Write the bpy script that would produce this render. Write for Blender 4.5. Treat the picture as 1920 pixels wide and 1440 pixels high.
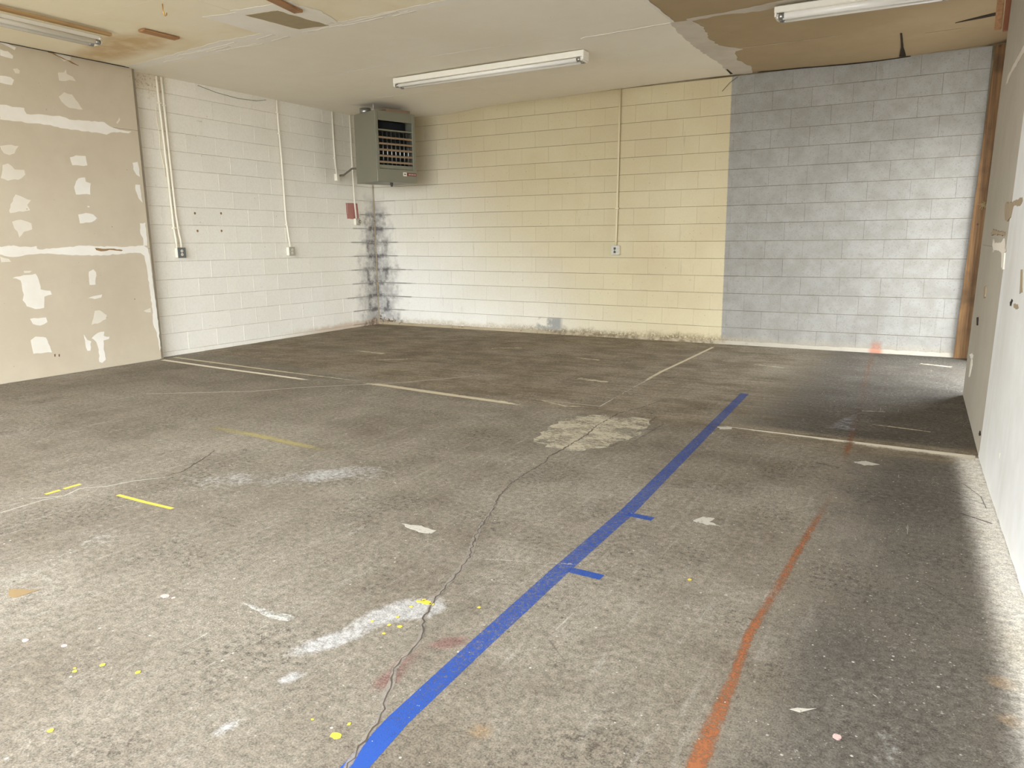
import bpy, bmesh, math, random
import numpy as np
from mathutils import Vector, Matrix

random.seed(7)
SC = bpy.context.scene
for _o in list(bpy.data.objects):
    bpy.data.objects.remove(_o)

# ---------------------------------------------------------------- camera, sky, exposure
D, XL, XD, ZC = 8.9315, -7.617, -7.49, 3.06      # back wall, block wall, drywall, ceiling
CAMH = 1.2586
cam_data = bpy.data.cameras.new('camera')
cam = bpy.data.objects.new('camera', cam_data)
SC.collection.objects.link(cam)
cam_data.sensor_width = 36.0
cam_data.lens = 1385.3252 / 1920 * 36.0
cam_data.clip_start = 0.02
yaw, pitch, roll = 0.529, -0.192, -0.0122
Mx = Matrix.Rotation(yaw, 3, 'Z') @ Matrix.Rotation(math.pi / 2 + pitch, 3, 'X') @ Matrix.Rotation(roll, 3, 'Z')
cam.matrix_world = Matrix.Translation((0, 0, CAMH)) @ Mx.to_4x4()
SC.camera = cam

W = bpy.data.worlds.new('sky')
SC.world = W
W.use_nodes = True
bg = W.node_tree.nodes['Background']
bg.inputs[0].default_value = (0.85, 0.925, 1.0, 1)
bg.inputs[1].default_value = 6.6
SC.view_settings.view_transform = 'Standard'
SC.view_settings.look = 'None'
SC.view_settings.gamma = 1
SC.view_settings.use_curve_mapping = False
SC.view_settings.exposure = 1.36
# second portal for the open side door of the far bay
pl2 = bpy.data.lights.new('side_portal', 'AREA')
pl2.shape = 'RECTANGLE'
pl2.size, pl2.size_y = 1.3, 2.3
pl2.cycles.is_portal = True
po2 = bpy.data.objects.new('side_portal', pl2)
po2.location = (.82, 7.8, 1.15)
po2.rotation_euler = (math.pi / 2, 0, math.pi / 2)
SC.collection.objects.link(po2)
sun = bpy.data.lights.new('sun', 'SUN')
sun.energy = 4.0
sun.color = (1.0, .96, .90)
sun.angle = math.radians(.6)
so_ = bpy.data.objects.new('sun', sun)
so_.rotation_euler = (math.radians(-22), math.radians(4), 0)   # high sun, from the street side: stays on the apron
SC.collection.objects.link(so_)
SC.cycles.max_bounces = 8
SC.cycles.diffuse_bounces = 6
SC.cycles.transparent_max_bounces = 16
SC.cycles.caustics_reflective = False
SC.cycles.caustics_refractive = False

# sky portal across the open garage door behind the camera: it gives no light of its own,
# it only tells the renderer where the sky is seen from indoors
DOOR_X0, DOOR_X1, DOOR_H, DOOR_Y = -7.3, 0.2, 2.95, -1.3
pl = bpy.data.lights.new('door_portal', 'AREA')
pl.shape = 'RECTANGLE'
pl.size, pl.size_y = DOOR_X1 - DOOR_X0, DOOR_H
pl.cycles.is_portal = True
po = bpy.data.objects.new('door_portal', pl)
po.location = ((DOOR_X0 + DOOR_X1) / 2, DOOR_Y - .02, DOOR_H / 2)
po.rotation_euler = (math.pi / 2, 0, 0)
SC.collection.objects.link(po)

# ---------------------------------------------------------------- helpers
C = SC.collection
def link(name, me, parent=None):
    o = bpy.data.objects.new(name, me)
    C.objects.link(o)
    if parent is not None:
        o.parent = parent
    return o
def mesh(name, v, f, mat=None, smooth=False):
    me = bpy.data.meshes.new(name)
    me.from_pydata([tuple(p) for p in v], [], f)
    if mat: me.materials.append(mat)
    if smooth:
        me.polygons.foreach_set('use_smooth', [True] * len(me.polygons))
    me.update()
    return me
def obj(name, v, f, mat=None, parent=None, smooth=False):
    return link(name, mesh(name, v, f, mat, smooth), parent)
def struct(o):
    o['kind'] = 'structure'
    return o
def tag(o, label, cat, group=None):
    o['label'] = label
    o['category'] = cat
    if group: o['group'] = group
    return o
def empty(name, loc=(0, 0, 0)):
    o = bpy.data.objects.new(name, None)
    o.location = loc
    o.empty_display_size = .05
    C.objects.link(o)
    return o

class MB:
    """collects shapes into one mesh"""
    def __init__(s): s.v = []; s.f = []
    def add(s, v, f):
        n = len(s.v); s.v += [tuple(p) for p in v]; s.f += [tuple(i + n for i in q) for q in f]; return s
    def box(s, c, d, M=None, ch=0.0):
        """box centred at c, size d, optional 3x3 M, chamfer ch"""
        bm = bmesh.new()
        bmesh.ops.create_cube(bm, size=1)
        for q in bm.verts: q.co = Vector((q.co.x * d[0], q.co.y * d[1], q.co.z * d[2]))
        if ch > 0:
            bmesh.ops.bevel(bm, geom=bm.edges[:], offset=ch, segments=1, affect='EDGES')
        bm.verts.index_update()
        vs = [(M @ q.co if M else q.co) + Vector(c) for q in bm.verts]
        fs = [[q.index for q in f.verts] for f in bm.faces]
        bm.free()
        return s.add(vs, fs)
    def tube(s, pts, r, n=10, caps=True):
        pts = [Vector(p) for p in pts]
        rings = []
        t0 = (pts[1] - pts[0]).normalized()
        up = Vector((0, 0, 1)) if abs(t0.z) < .9 else Vector((1, 0, 0))
        a = t0.cross(up).normalized()
        for i, p in enumerate(pts):
            t = (pts[min(i + 1, len(pts) - 1)] - pts[max(i - 1, 0)]).normalized()
            a = (a - t * a.dot(t)).normalized(); b = t.cross(a)
            rr = r[i] if isinstance(r, (list, tuple)) else r
            rings.append([p + (a * math.cos(2 * math.pi * k / n) + b * math.sin(2 * math.pi * k / n)) * rr for k in range(n)])
        v = [q for R in rings for q in R]; f = []
        for i in range(len(pts) - 1):
            for k in range(n):
                f.append((i * n + k, i * n + (k + 1) % n, (i + 1) * n + (k + 1) % n, (i + 1) * n + k))
        if caps:
            f.append(tuple(range(n))[::-1]); f.append(tuple((len(pts) - 1) * n + k for k in range(n)))
        return s.add(v, f)
    def obj(s, name, mat, parent=None, smooth=False): return obj(name, s.v, s.f, mat, parent, smooth)

def jag(poly, step, amp, rnd):
    """subdivide a closed outline and roughen it"""
    out = []
    n = len(poly)
    for i in range(n):
        a = np.array(poly[i]); b = np.array(poly[(i + 1) % n]); L = np.hypot(*(b - a))
        k = max(1, int(L / step))
        nn = np.array([-(b - a)[1], (b - a)[0]]) / max(L, 1e-9)
        for j in range(k):
            p = a + (b - a) * j / k
            out.append(tuple(p + nn * rnd.uniform(-amp, amp) * (1 if j else .4)))
    return out
def slab(poly, th, place):
    """solid low plate with outline poly; place(u, v, h) gives the world point"""
    n = len(poly)
    v = [place(p[0], p[1], 0) for p in poly] + [place(p[0], p[1], th) for p in poly]
    f = [tuple(range(n, 2 * n)), tuple(range(n))[::-1]]
    for i in range(n): f.append((i, (i + 1) % n, n + (i + 1) % n, n + i))
    me = bpy.data.meshes.new('plate')
    bm = bmesh.new()
    vs = [bm.verts.new(p) for p in v]
    for q in f: bm.faces.new([vs[i] for i in q])
    bmesh.ops.recalc_face_normals(bm, faces=bm.faces)
    bmesh.ops.triangulate(bm, faces=[q for q in bm.faces if len(q.verts) > 4])
    bm.to_mesh(me); bm.free()
    return me
def plate(name, poly, th, place, mat, parent, label=None):
    me = slab(poly, th, place); me.materials.append(mat)
    o = link(name, me, parent)
    if label: o['label'] = label
    return o
def strip(name, pts, widths, place, mat, parent, strength=None, rows=(-1, -.5, 0, .5, 1), prof=None, label=None, sub=.06):
    """ribbon along pts with attribute 'a': strength in the middle, 0 at the rims"""
    P = [np.array(p, float) for p in pts]
    if strength is None: strength = [1.0] * len(P)
    if not isinstance(widths, (list, tuple)): widths = [widths] * len(P)
    Q = []
    for i in range(len(P) - 1):
        k = max(1, int(np.hypot(*(P[i + 1] - P[i])) / sub))
        for j in range(k):
            t = j / k
            Q.append((P[i] * (1 - t) + P[i + 1] * t, widths[i] * (1 - t) + widths[i + 1] * t, strength[i] * (1 - t) + strength[i + 1] * t))
    Q.append((P[-1], widths[-1], strength[-1]))
    v, f, a = [], [], []
    m = len(rows)
    for i, (p, w, s) in enumerate(Q):
        t = Q[min(i + 1, len(Q) - 1)][0] - Q[max(i - 1, 0)][0]
        t = t / max(np.hypot(*t), 1e-9); nn = np.array([-t[1], t[0]])
        for k, r in enumerate(rows):
            q = p + nn * r * w / 2
            v.append(place(q[0], q[1], 0)); a.append(s * (prof[k] if prof else 1 - abs(r)))
    for i in range(len(Q) - 1):
        for k in range(m - 1):
            f.append((i * m + k, i * m + k + 1, (i + 1) * m + k + 1, (i + 1) * m + k))
    me = mesh(name, v, f, mat)
    at = me.attributes.new('a', 'FLOAT', 'POINT'); at.data.foreach_set('value', a)
    o = link(name, me, parent)
    if label: o['label'] = label
    return o

# ---- node helpers
def lin(r, g, b):
    f = lambda c: (c / 255 / 12.92) if c <= 10.31 else ((c / 255 + .055) / 1.055) ** 2.4
    return (f(r), f(g), f(b), 1)
class NT:
    def __init__(s, name, rough=.8, spec=.3):
        s.m = bpy.data.materials.new(name); s.m.use_nodes = True
        s.t = s.m.node_tree; s.b = s.t.nodes['Principled BSDF']; s.o = s.t.nodes['Material Output']
        s.b.inputs['Roughness'].default_value = rough
        s.b.inputs['Specular IOR Level'].default_value = spec
    def n(s, typ, ins=None, **pr):
        q = s.t.nodes.new('ShaderNode' + typ)
        for k, v in pr.items(): setattr(q, k, v)
        for k, v in (ins or {}).items():
            i = q.inputs[k]
            if isinstance(v, bpy.types.NodeSocket): s.t.links.new(v, i)
            else: i.default_value = v
        return q
    def math(s, op, a, b=0.0, c=0.0, clamp=False):
        return s.n('Math', {0: a, 1: b, 2: c}, operation=op, use_clamp=clamp).outputs[0]
    def mul(s, a, b): return s.math('MULTIPLY', a, b)
    def add(s, a, b): return s.math('ADD', a, b)
    def sub(s, a, b): return s.math('SUBTRACT', a, b)
    def smooth(s, x, lo, hi, a=0.0, b=1.0):
        return s.n('MapRange', {0: x, 1: lo, 2: hi, 3: a, 4: b}, interpolation_type='SMOOTHSTEP').outputs[0]
    def mix(s, f, a, b, bt='MIX'):
        q = s.n('Mix', data_type='RGBA', blend_type=bt)
        for i, v in ((0, f), (6, a), (7, b)):
            if isinstance(v, bpy.types.NodeSocket): s.t.links.new(v, q.inputs[i])
            else: q.inputs[i].default_value = v
        return q.outputs[2]
    def pos(s):
        if not hasattr(s, '_p'): s._p = s.n('NewGeometry').outputs['Position']
        return s._p
    def xyz(s):
        if not hasattr(s, '_x'):
            q = s.n('SeparateXYZ', {0: s.pos()}); s._x = (q.outputs[0], q.outputs[1], q.outputs[2])
        return s._x
    def scaled(s, v, sc, rot=0.0):
        return s.n('Mapping', {'Vector': v, 'Scale': sc, 'Rotation': (0, 0, rot)}).outputs[0]
    def noise(s, scale, detail=4, rough=.55, vec=None, dist=0.0):
        return s.n('TexNoise', {'Vector': vec or s.pos(), 'Scale': scale, 'Detail': detail, 'Roughness': rough, 'Distortion': dist}).outputs[0]
    def voro(s, scale, vec=None, feature='F1', rnd=1.0):
        return s.n('TexVoronoi', {'Vector': vec or s.pos(), 'Scale': scale, 'Randomness': rnd}, feature=feature).outputs['Distance']
    def attr(s, name):
        return s.n('Attribute', attribute_name=name)
    def bump(s, h, st, dist=.01):
        q = s.n('Bump', {'Height': h, 'Strength': st, 'Distance': dist})
        s.t.links.new(q.outputs[0], s.b.inputs['Normal'])
    def col(s, c):
        if isinstance(c, bpy.types.NodeSocket): s.t.links.new(c, s.b.inputs['Base Color'])
        else: s.b.inputs['Base Color'].default_value = c
        return s.m
    def rough(s, r): s.t.links.new(r, s.b.inputs['Roughness'])
    def alpha(s, a): s.t.links.new(a, s.b.inputs['Alpha'])

def plain(name, c, rough=.6, metal=0.0, var=.12, scale=18.0, spec=.3):
    """plain paint or metal with a little procedural mottling"""
    t = NT(name, rough, spec)
    t.b.inputs['Metallic'].default_value = metal
    n = t.noise(scale, 4)
    dk = tuple(q * (1 - var) for q in c[:3]) + (1,); lt = tuple(min(1, q * (1 + var)) for q in c[:3]) + (1,)
    return t.col(t.mix(n, dk, lt))

# ---------------------------------------------------------------- measured outlines (metres)
WALL_PATCHES = [[(3.854,3.087),(3.918,3.066),(3.984,3.051),(3.969,3.025),(3.915,3.043),(3.851,3.064)],[(3.843,3.006),(3.909,3.002),(3.95,2.97),(3.941,2.946),(3.891,2.947),(3.836,2.954)],[(3.812,2.774),(3.902,2.778),(3.928,2.759),(3.905,2.709),(3.859,2.708),(3.805,2.716)],[(3.93,2.857),(3.971,2.868),(3.992,2.851),(3.982,2.821),(3.948,2.82)],[(4.34,2.895),(4.398,2.905),(4.422,2.94),(4.423,2.897),(4.479,2.882),(4.507,2.844),(4.442,2.845),(4.344,2.823)],[(4.319,2.673),(4.376,2.724),(4.451,2.711),(4.479,2.672),(4.541,2.587),(4.461,2.582),(4.409,2.582),(4.339,2.633)],[(4.302,3.08),(4.36,3.099),(4.448,3.096),(4.491,3.087),(4.479,3.035),(4.412,3.011),(4.366,3.05)],[(4.877,2.502),(4.92,2.56),(4.924,2.534),(4.89,2.491)],[(3.731,2.159),(3.801,2.177),(3.892,2.175),(3.848,2.105),(3.8,2.083),(3.756,2.097)],[(3.731,1.989),(3.779,2.01),(3.83,1.961),(3.911,1.961),(3.917,1.919),(3.877,1.88),(3.758,1.855),(3.699,1.875)],[(4.357,2.113),(4.419,2.137),(4.512,2.139),(4.522,2.05),(4.447,2.04),(4.374,2.039)],[(5.015,2.115),(5.074,2.127),(5.083,1.976),(5.046,1.994),(5.015,2.047)],[(4.372,1.851),(4.417,1.918),(4.485,1.93),(4.487,1.887),(4.534,1.875),(4.518,1.765),(4.375,1.759),(4.362,1.829)],[(5.021,1.888),(5.076,1.891),(5.082,1.705),(5.039,1.75),(5.019,1.826)],[(3.808,1.733),(3.939,1.685),(3.9,1.642),(3.918,1.595),(3.82,1.579),(3.74,1.563),(3.733,1.583),(3.784,1.699)],[(3.745,1.483),(3.823,1.504),(3.911,1.472),(3.915,1.416),(3.835,1.395),(3.789,1.341),(3.783,1.395),(3.76,1.422)],[(4.37,1.564),(4.45,1.581),(4.524,1.571),(4.558,1.532),(4.5,1.494),(4.377,1.478)],[(5.026,1.486),(5.089,1.495),(5.089,1.329),(5.083,1.25),(5.041,1.251),(5.042,1.329),(5.018,1.377)],[(4.474,1.654),(4.496,1.648),(4.487,1.637),(4.475,1.64)],[(3.6,1.167),(3.673,1.145),(3.688,1.117),(3.606,1.117)],[(3.681,0.967),(3.782,0.99),(3.891,0.999),(3.91,0.941),(3.919,0.849),(4.007,0.829),(4.016,0.792),(3.944,0.776),(3.928,0.669),(3.848,0.666),(3.771,0.696),(3.745,0.755),(3.759,0.81),(3.75,0.943)],[(4.408,0.998),(4.457,1.019),(4.484,0.988),(4.461,0.861),(4.4,0.864)],[(4.368,0.731),(4.44,0.751),(4.519,0.758),(4.508,0.728),(4.436,0.718)],[(4.421,0.598),(4.468,0.601),(4.541,0.541),(4.528,0.503),(4.436,0.466),(4.373,0.457),(4.397,0.523)],[(3.786,0.575),(3.932,0.575),(3.941,0.531),(3.868,0.502),(3.805,0.523)],[(3.766,0.37),(3.813,0.4),(3.908,0.382),(3.921,0.322),(3.948,0.23),(3.875,0.237),(3.772,0.239),(3.768,0.312)],[(4.278,0.368),(4.309,0.311),(4.345,0.291),(4.325,0.194),(4.295,0.198),(4.282,0.276)],[(4.356,0.321),(4.424,0.367),(4.496,0.374),(4.483,0.329),(4.545,0.314),(4.535,0.292),(4.477,0.283),(4.466,0.191),(4.477,0.079),(4.433,0.051),(4.407,0.066),(4.416,0.197),(4.398,0.277)],[(3.788,1.031),(3.861,1.028),(3.838,1.008),(3.792,1.01)],[(4.96,0.551),(5.043,0.576),(5.043,0.527),(4.993,0.532)]]
WALL_JOINTS = [[(3.778,2.511),(3.868,2.512),(3.984,2.523),(3.987,2.499),(4.001,2.472),(4.146,2.485),(4.334,2.491),(4.396,2.474),(4.555,2.482),(4.748,2.493),(4.814,2.455),(4.912,2.434),(5.038,2.435),(5.005,2.411),(4.91,2.414),(4.807,2.396),(4.761,2.371),(4.706,2.378),(4.542,2.379),(4.332,2.38),(4.209,2.396),(4.05,2.395),(3.909,2.395),(3.762,2.394)],[(3.611,1.254),(3.689,1.267),(3.802,1.245),(3.988,1.228),(4.216,1.246),(4.38,1.259),(4.819,1.238),(5.041,1.251),(5.087,1.218),(5.098,1.106),(5.105,0.881),(5.106,0.783),(5.116,0.554),(5.116,0.222),(5.119,0.121),(5.101,0.09),(5.091,0.292),(5.058,0.394),(5.068,0.558),(5.06,0.721),(5.054,0.98),(5.037,1.14),(4.998,1.172),(4.845,1.172),(4.583,1.158),(4.368,1.163),(4.164,1.175),(3.996,1.186),(3.86,1.182),(3.753,1.163),(3.675,1.165),(3.603,1.194)]]
WALL_TEAR = [(4.499,1.235),(4.576,1.226),(4.703,1.224),(4.799,1.207),(4.781,1.195),(4.653,1.21),(4.557,1.199),(4.512,1.212)]
WALL_SCAR = [(4.274,3.056),(4.317,3.059),(4.389,3.031),(4.438,3.016),(4.514,3.005),(4.553,2.988),(4.549,2.975),(4.486,2.988),(4.411,3.004),(4.338,3.027),(4.271,3.032)]
BLUE_L = [(-1.173,1.158),(-1.199,1.407),(-1.212,1.784),(-1.236,2.429),(-1.237,3.13),(-1.373,6.081)]
BLUE_R = [(-1.116,1.19),(-1.136,1.334),(-1.15,1.765),(-1.155,2.392),(-1.164,3.114),(-1.323,6.106)]
TICKS = [[(-1.211,3.112),(-1.067,3.104),(-1.06,3.056),(-1.213,3.056)],[(-1.189,2.449),(-1.033,2.443),(-1.026,2.396),(-1.19,2.394)]]
ORANGE = [(-0.422,1.499),(-0.421,1.58),(-0.431,1.81),(-0.436,2.02),(-0.45,2.268),(-0.438,2.588),(-0.428,2.956),(-0.415,3.348),(-0.402,3.662),(-0.414,4.274),(-0.425,4.749),(-0.454,5.49),(-0.491,6.252),(-0.539,7.099),(-0.588,8.201),(-0.604,8.701)]
CRACK_MAIN = [(-1.146,1.111),(-1.166,1.179),(-1.185,1.24),(-1.204,1.313),(-1.229,1.39),(-1.263,1.426),(-1.292,1.497),(-1.329,1.555),(-1.344,1.612),(-1.352,1.695),(-1.386,1.769),(-1.435,1.842),(-1.478,1.947),(-1.512,2.094),(-1.545,2.232),(-1.573,2.33),(-1.658,2.501),(-1.703,2.614),(-1.772,2.841),(-1.847,3.013),(-1.893,3.225),(-1.907,3.425),(-1.907,3.616),(-1.944,3.754),(-1.936,3.953),(-1.952,4.303),(-1.988,4.557),(-1.997,4.966),(-1.92,5.203),(-1.853,5.558)]
CRACKS_WHITE = [[(-3.917,1.855),(-3.812,1.957),(-3.857,2.065),(-3.764,2.154),(-3.721,2.277),(-3.624,2.402)],[(-3.641,2.414),(-3.63,2.507),(-3.697,2.643),(-3.753,2.759),(-3.832,2.886)],[(-3.838,1.669),(-3.841,1.766),(-3.843,1.868),(-3.82,1.935)],[(-6.039,3.689),(-5.765,3.853),(-5.468,4.055),(-5.127,4.279),(-4.874,4.591),(-4.6,4.838),(-4.32,5.091),(-4.177,5.22),(-4.065,5.393),(-3.875,5.638),(-3.771,5.846)],[(-1.526,2.338),(-1.446,2.371),(-1.321,2.411),(-1.205,2.463),(-1.103,2.491),(-0.961,2.525),(-0.823,2.558),(-0.725,2.576),(-0.621,2.559),(-0.482,2.532),(-0.338,2.531)],[(-3.958,6.188),(-3.946,6.756),(-3.741,6.978),(-3.741,7.495)],[(-2.699,5.103),(-2.506,5.114),(-2.211,5.115),(-2.234,5.548),(-2.254,5.964),(-2.263,6.323)]]
LINE_FAR = [(-2.267,6.263),(-2.292,6.772),(-2.289,7.523),(-2.293,8.609)]
YELLOW = [[(-3.942,1.934),(-3.951,2.034),(-3.95,2.104),(-3.907,2.097),(-3.911,2.026),(-3.9,1.919)],[(-3.585,2.107),(-3.498,2.117),(-3.332,2.109),(-3.171,2.119),(-3.149,2.098),(-3.297,2.085),(-3.46,2.092),(-3.559,2.093)]]
YELLOW_FAINT = [(-4.395,3.254),(-4.251,3.295),(-3.945,3.308),(-3.522,3.287),(-3.301,3.207),(-3.51,3.207),(-3.834,3.212),(-4.12,3.233)]
PATCH_WORN = [(-2.209,4.063),(-2.267,4.378),(-2.272,4.637),(-2.115,4.847),(-1.953,4.857),(-1.706,4.93),(-1.671,4.689),(-1.671,4.345),(-1.714,4.097),(-1.81,3.953),(-1.949,3.906),(-2.049,3.921)]
CHIPS = [[(-0.895,3.145),(-0.872,3.218),(-0.82,3.223),(-0.829,3.167),(-0.769,3.141),(-0.83,3.13)],[(-2.046,2.485),(-1.949,2.508),(-1.857,2.495),(-1.855,2.461),(-1.914,2.443),(-1.987,2.46)],[(-0.366,4.458),(-0.301,4.504),(-0.229,4.461),(-0.306,4.409)],[(-2.919,1.256),(-2.92,1.275),(-2.861,1.293),(-2.822,1.319),(-2.829,1.267),(-2.837,1.235),(-2.871,1.235)],[(-1.256,4.905),(-1.157,4.94),(-1.153,4.877),(-1.221,4.841)],[(-2.072,1.619),(-1.959,1.628),(-1.824,1.635),(-1.828,1.604),(-1.907,1.593)],[(-0.267,1.927),(-0.205,1.967),(-0.24,1.927)]]
DROPS_Y = [((-2.126,1.137),0.012),((-1.993,1.166),0.013),((-2.167,1.076),0.009),((-2.184,1.086),0.006),((-1.945,0.886),0.011),((-1.268,1.241),0.018),((-1.271,1.294),0.009),((-1.371,1.26),0.005),((-0.735,2.561),0.012),((-1.313,1.998),0.009),((-1.495,1.938),0.022),((-1.524,1.93),0.012),((-1.524,1.886),0.009),((-1.52,1.807),0.01),((-1.511,1.751),0.011),((-1.473,1.76),0.012),((-1.577,1.742),0.008),((-1.491,1.7),0.008),((-1.515,1.949),0.012),((-1.471,1.937),0.012)]
DROPS_P = [((-2.488,1.098),0.016),((-2.343,1.142),0.013),((-2.361,1.515),0.02),((-2.324,1.522),0.012),((-0.14,1.868),0.02)]
RWALL = [(0.196,6.806),(0.251,4.879),(0.336,3.014)]
COND = [[(5.416,3.07),(5.416,2.906),(5.428,2.781),(5.411,2.517),(5.451,2.01),(5.453,1.427),(5.467,1.309),(5.464,1.225)],[(5.479,3.059),(5.485,2.773),(5.471,2.241),(5.48,1.605),(5.507,1.428),(5.529,1.309),(5.526,1.225)],[(7.105,3.08),(7.109,2.749),(7.123,2.321),(7.126,1.576),(7.163,1.265),(7.166,1.202)],[(8.101,3.067),(8.117,2.62),(8.105,2.344),(8.127,2.222)],[(8.455,3.057),(8.456,2.506),(8.467,2.208),(8.46,1.83),(8.487,1.586)]]
RW_BOUND = [(4.767,1.529),(4.774,1.426),(4.787,1.343),(4.789,1.216),(4.802,1.13),(4.7,0.942),(4.687,0.912),(4.655,0.809),(4.582,0.671),(4.626,0.658),(4.649,0.471),(4.72,0.261),(4.819,0.085),(4.875,0.01)]
RW_MARKS = [[(5.208,1.425),(5.153,1.436),(4.916,1.425),(4.807,1.426),(4.588,1.431),(4.446,1.437),(4.409,1.416),(4.492,1.396),(4.747,1.401),(4.767,1.372),(4.792,1.348),(4.964,1.329),(5.087,1.336),(5.175,1.383)],[(5.964,1.266),(5.842,1.291),(5.495,1.279),(5.22,1.273),(4.972,1.268),(4.994,1.25),(5.35,1.255),(5.7,1.26),(5.877,1.252)],[(5.713,1.188),(5.722,1.234),(5.616,1.205),(5.282,1.208),(5.093,1.218),(5.023,1.237),(4.905,1.185),(4.814,1.173),(4.872,1.159),(4.831,1.073),(4.945,1.078),(5.018,1.147),(5.115,1.163),(5.556,1.165),(5.614,1.144),(5.622,1.169)],[(4.153,1.1),(4.099,1.102),(4.0,1.002),(4.086,0.992),(4.124,1.057)],[(5.941,0.91),(5.817,0.923),(5.775,0.856),(5.897,0.842)]]
RW_M2 = [[(6.302,0.671),(6.174,0.683),(6.122,0.635),(6.213,0.625)],[(6.552,0.364),(6.317,0.406),(6.135,0.413),(6.249,0.374),(6.19,0.346),(6.278,0.239),(6.355,0.221),(6.345,0.322),(6.333,0.362)],[(4.385,0.93),(4.335,0.952),(4.282,0.947),(4.321,0.916),(4.366,0.912)],[(4.245,0.934),(4.098,0.943),(4.062,0.929),(4.157,0.915),(4.231,0.921)],[(5.007,0.11),(4.971,0.137),(4.908,0.126),(4.969,0.107)],[(4.054,0.247),(4.014,0.258),(4.029,0.226)]]
RW_STRIP = [(6.344,2.264),(6.267,2.308),(5.937,2.314),(5.367,2.315),(5.308,2.265),(5.652,2.269),(6.049,2.274),(6.194,2.254)]
RW_SEAM = [(6.662,1.183),(4.859,1.181)]
RW_FAR = [(6.812,-0.001),(6.802,1.497),(6.761,2.622)]

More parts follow.
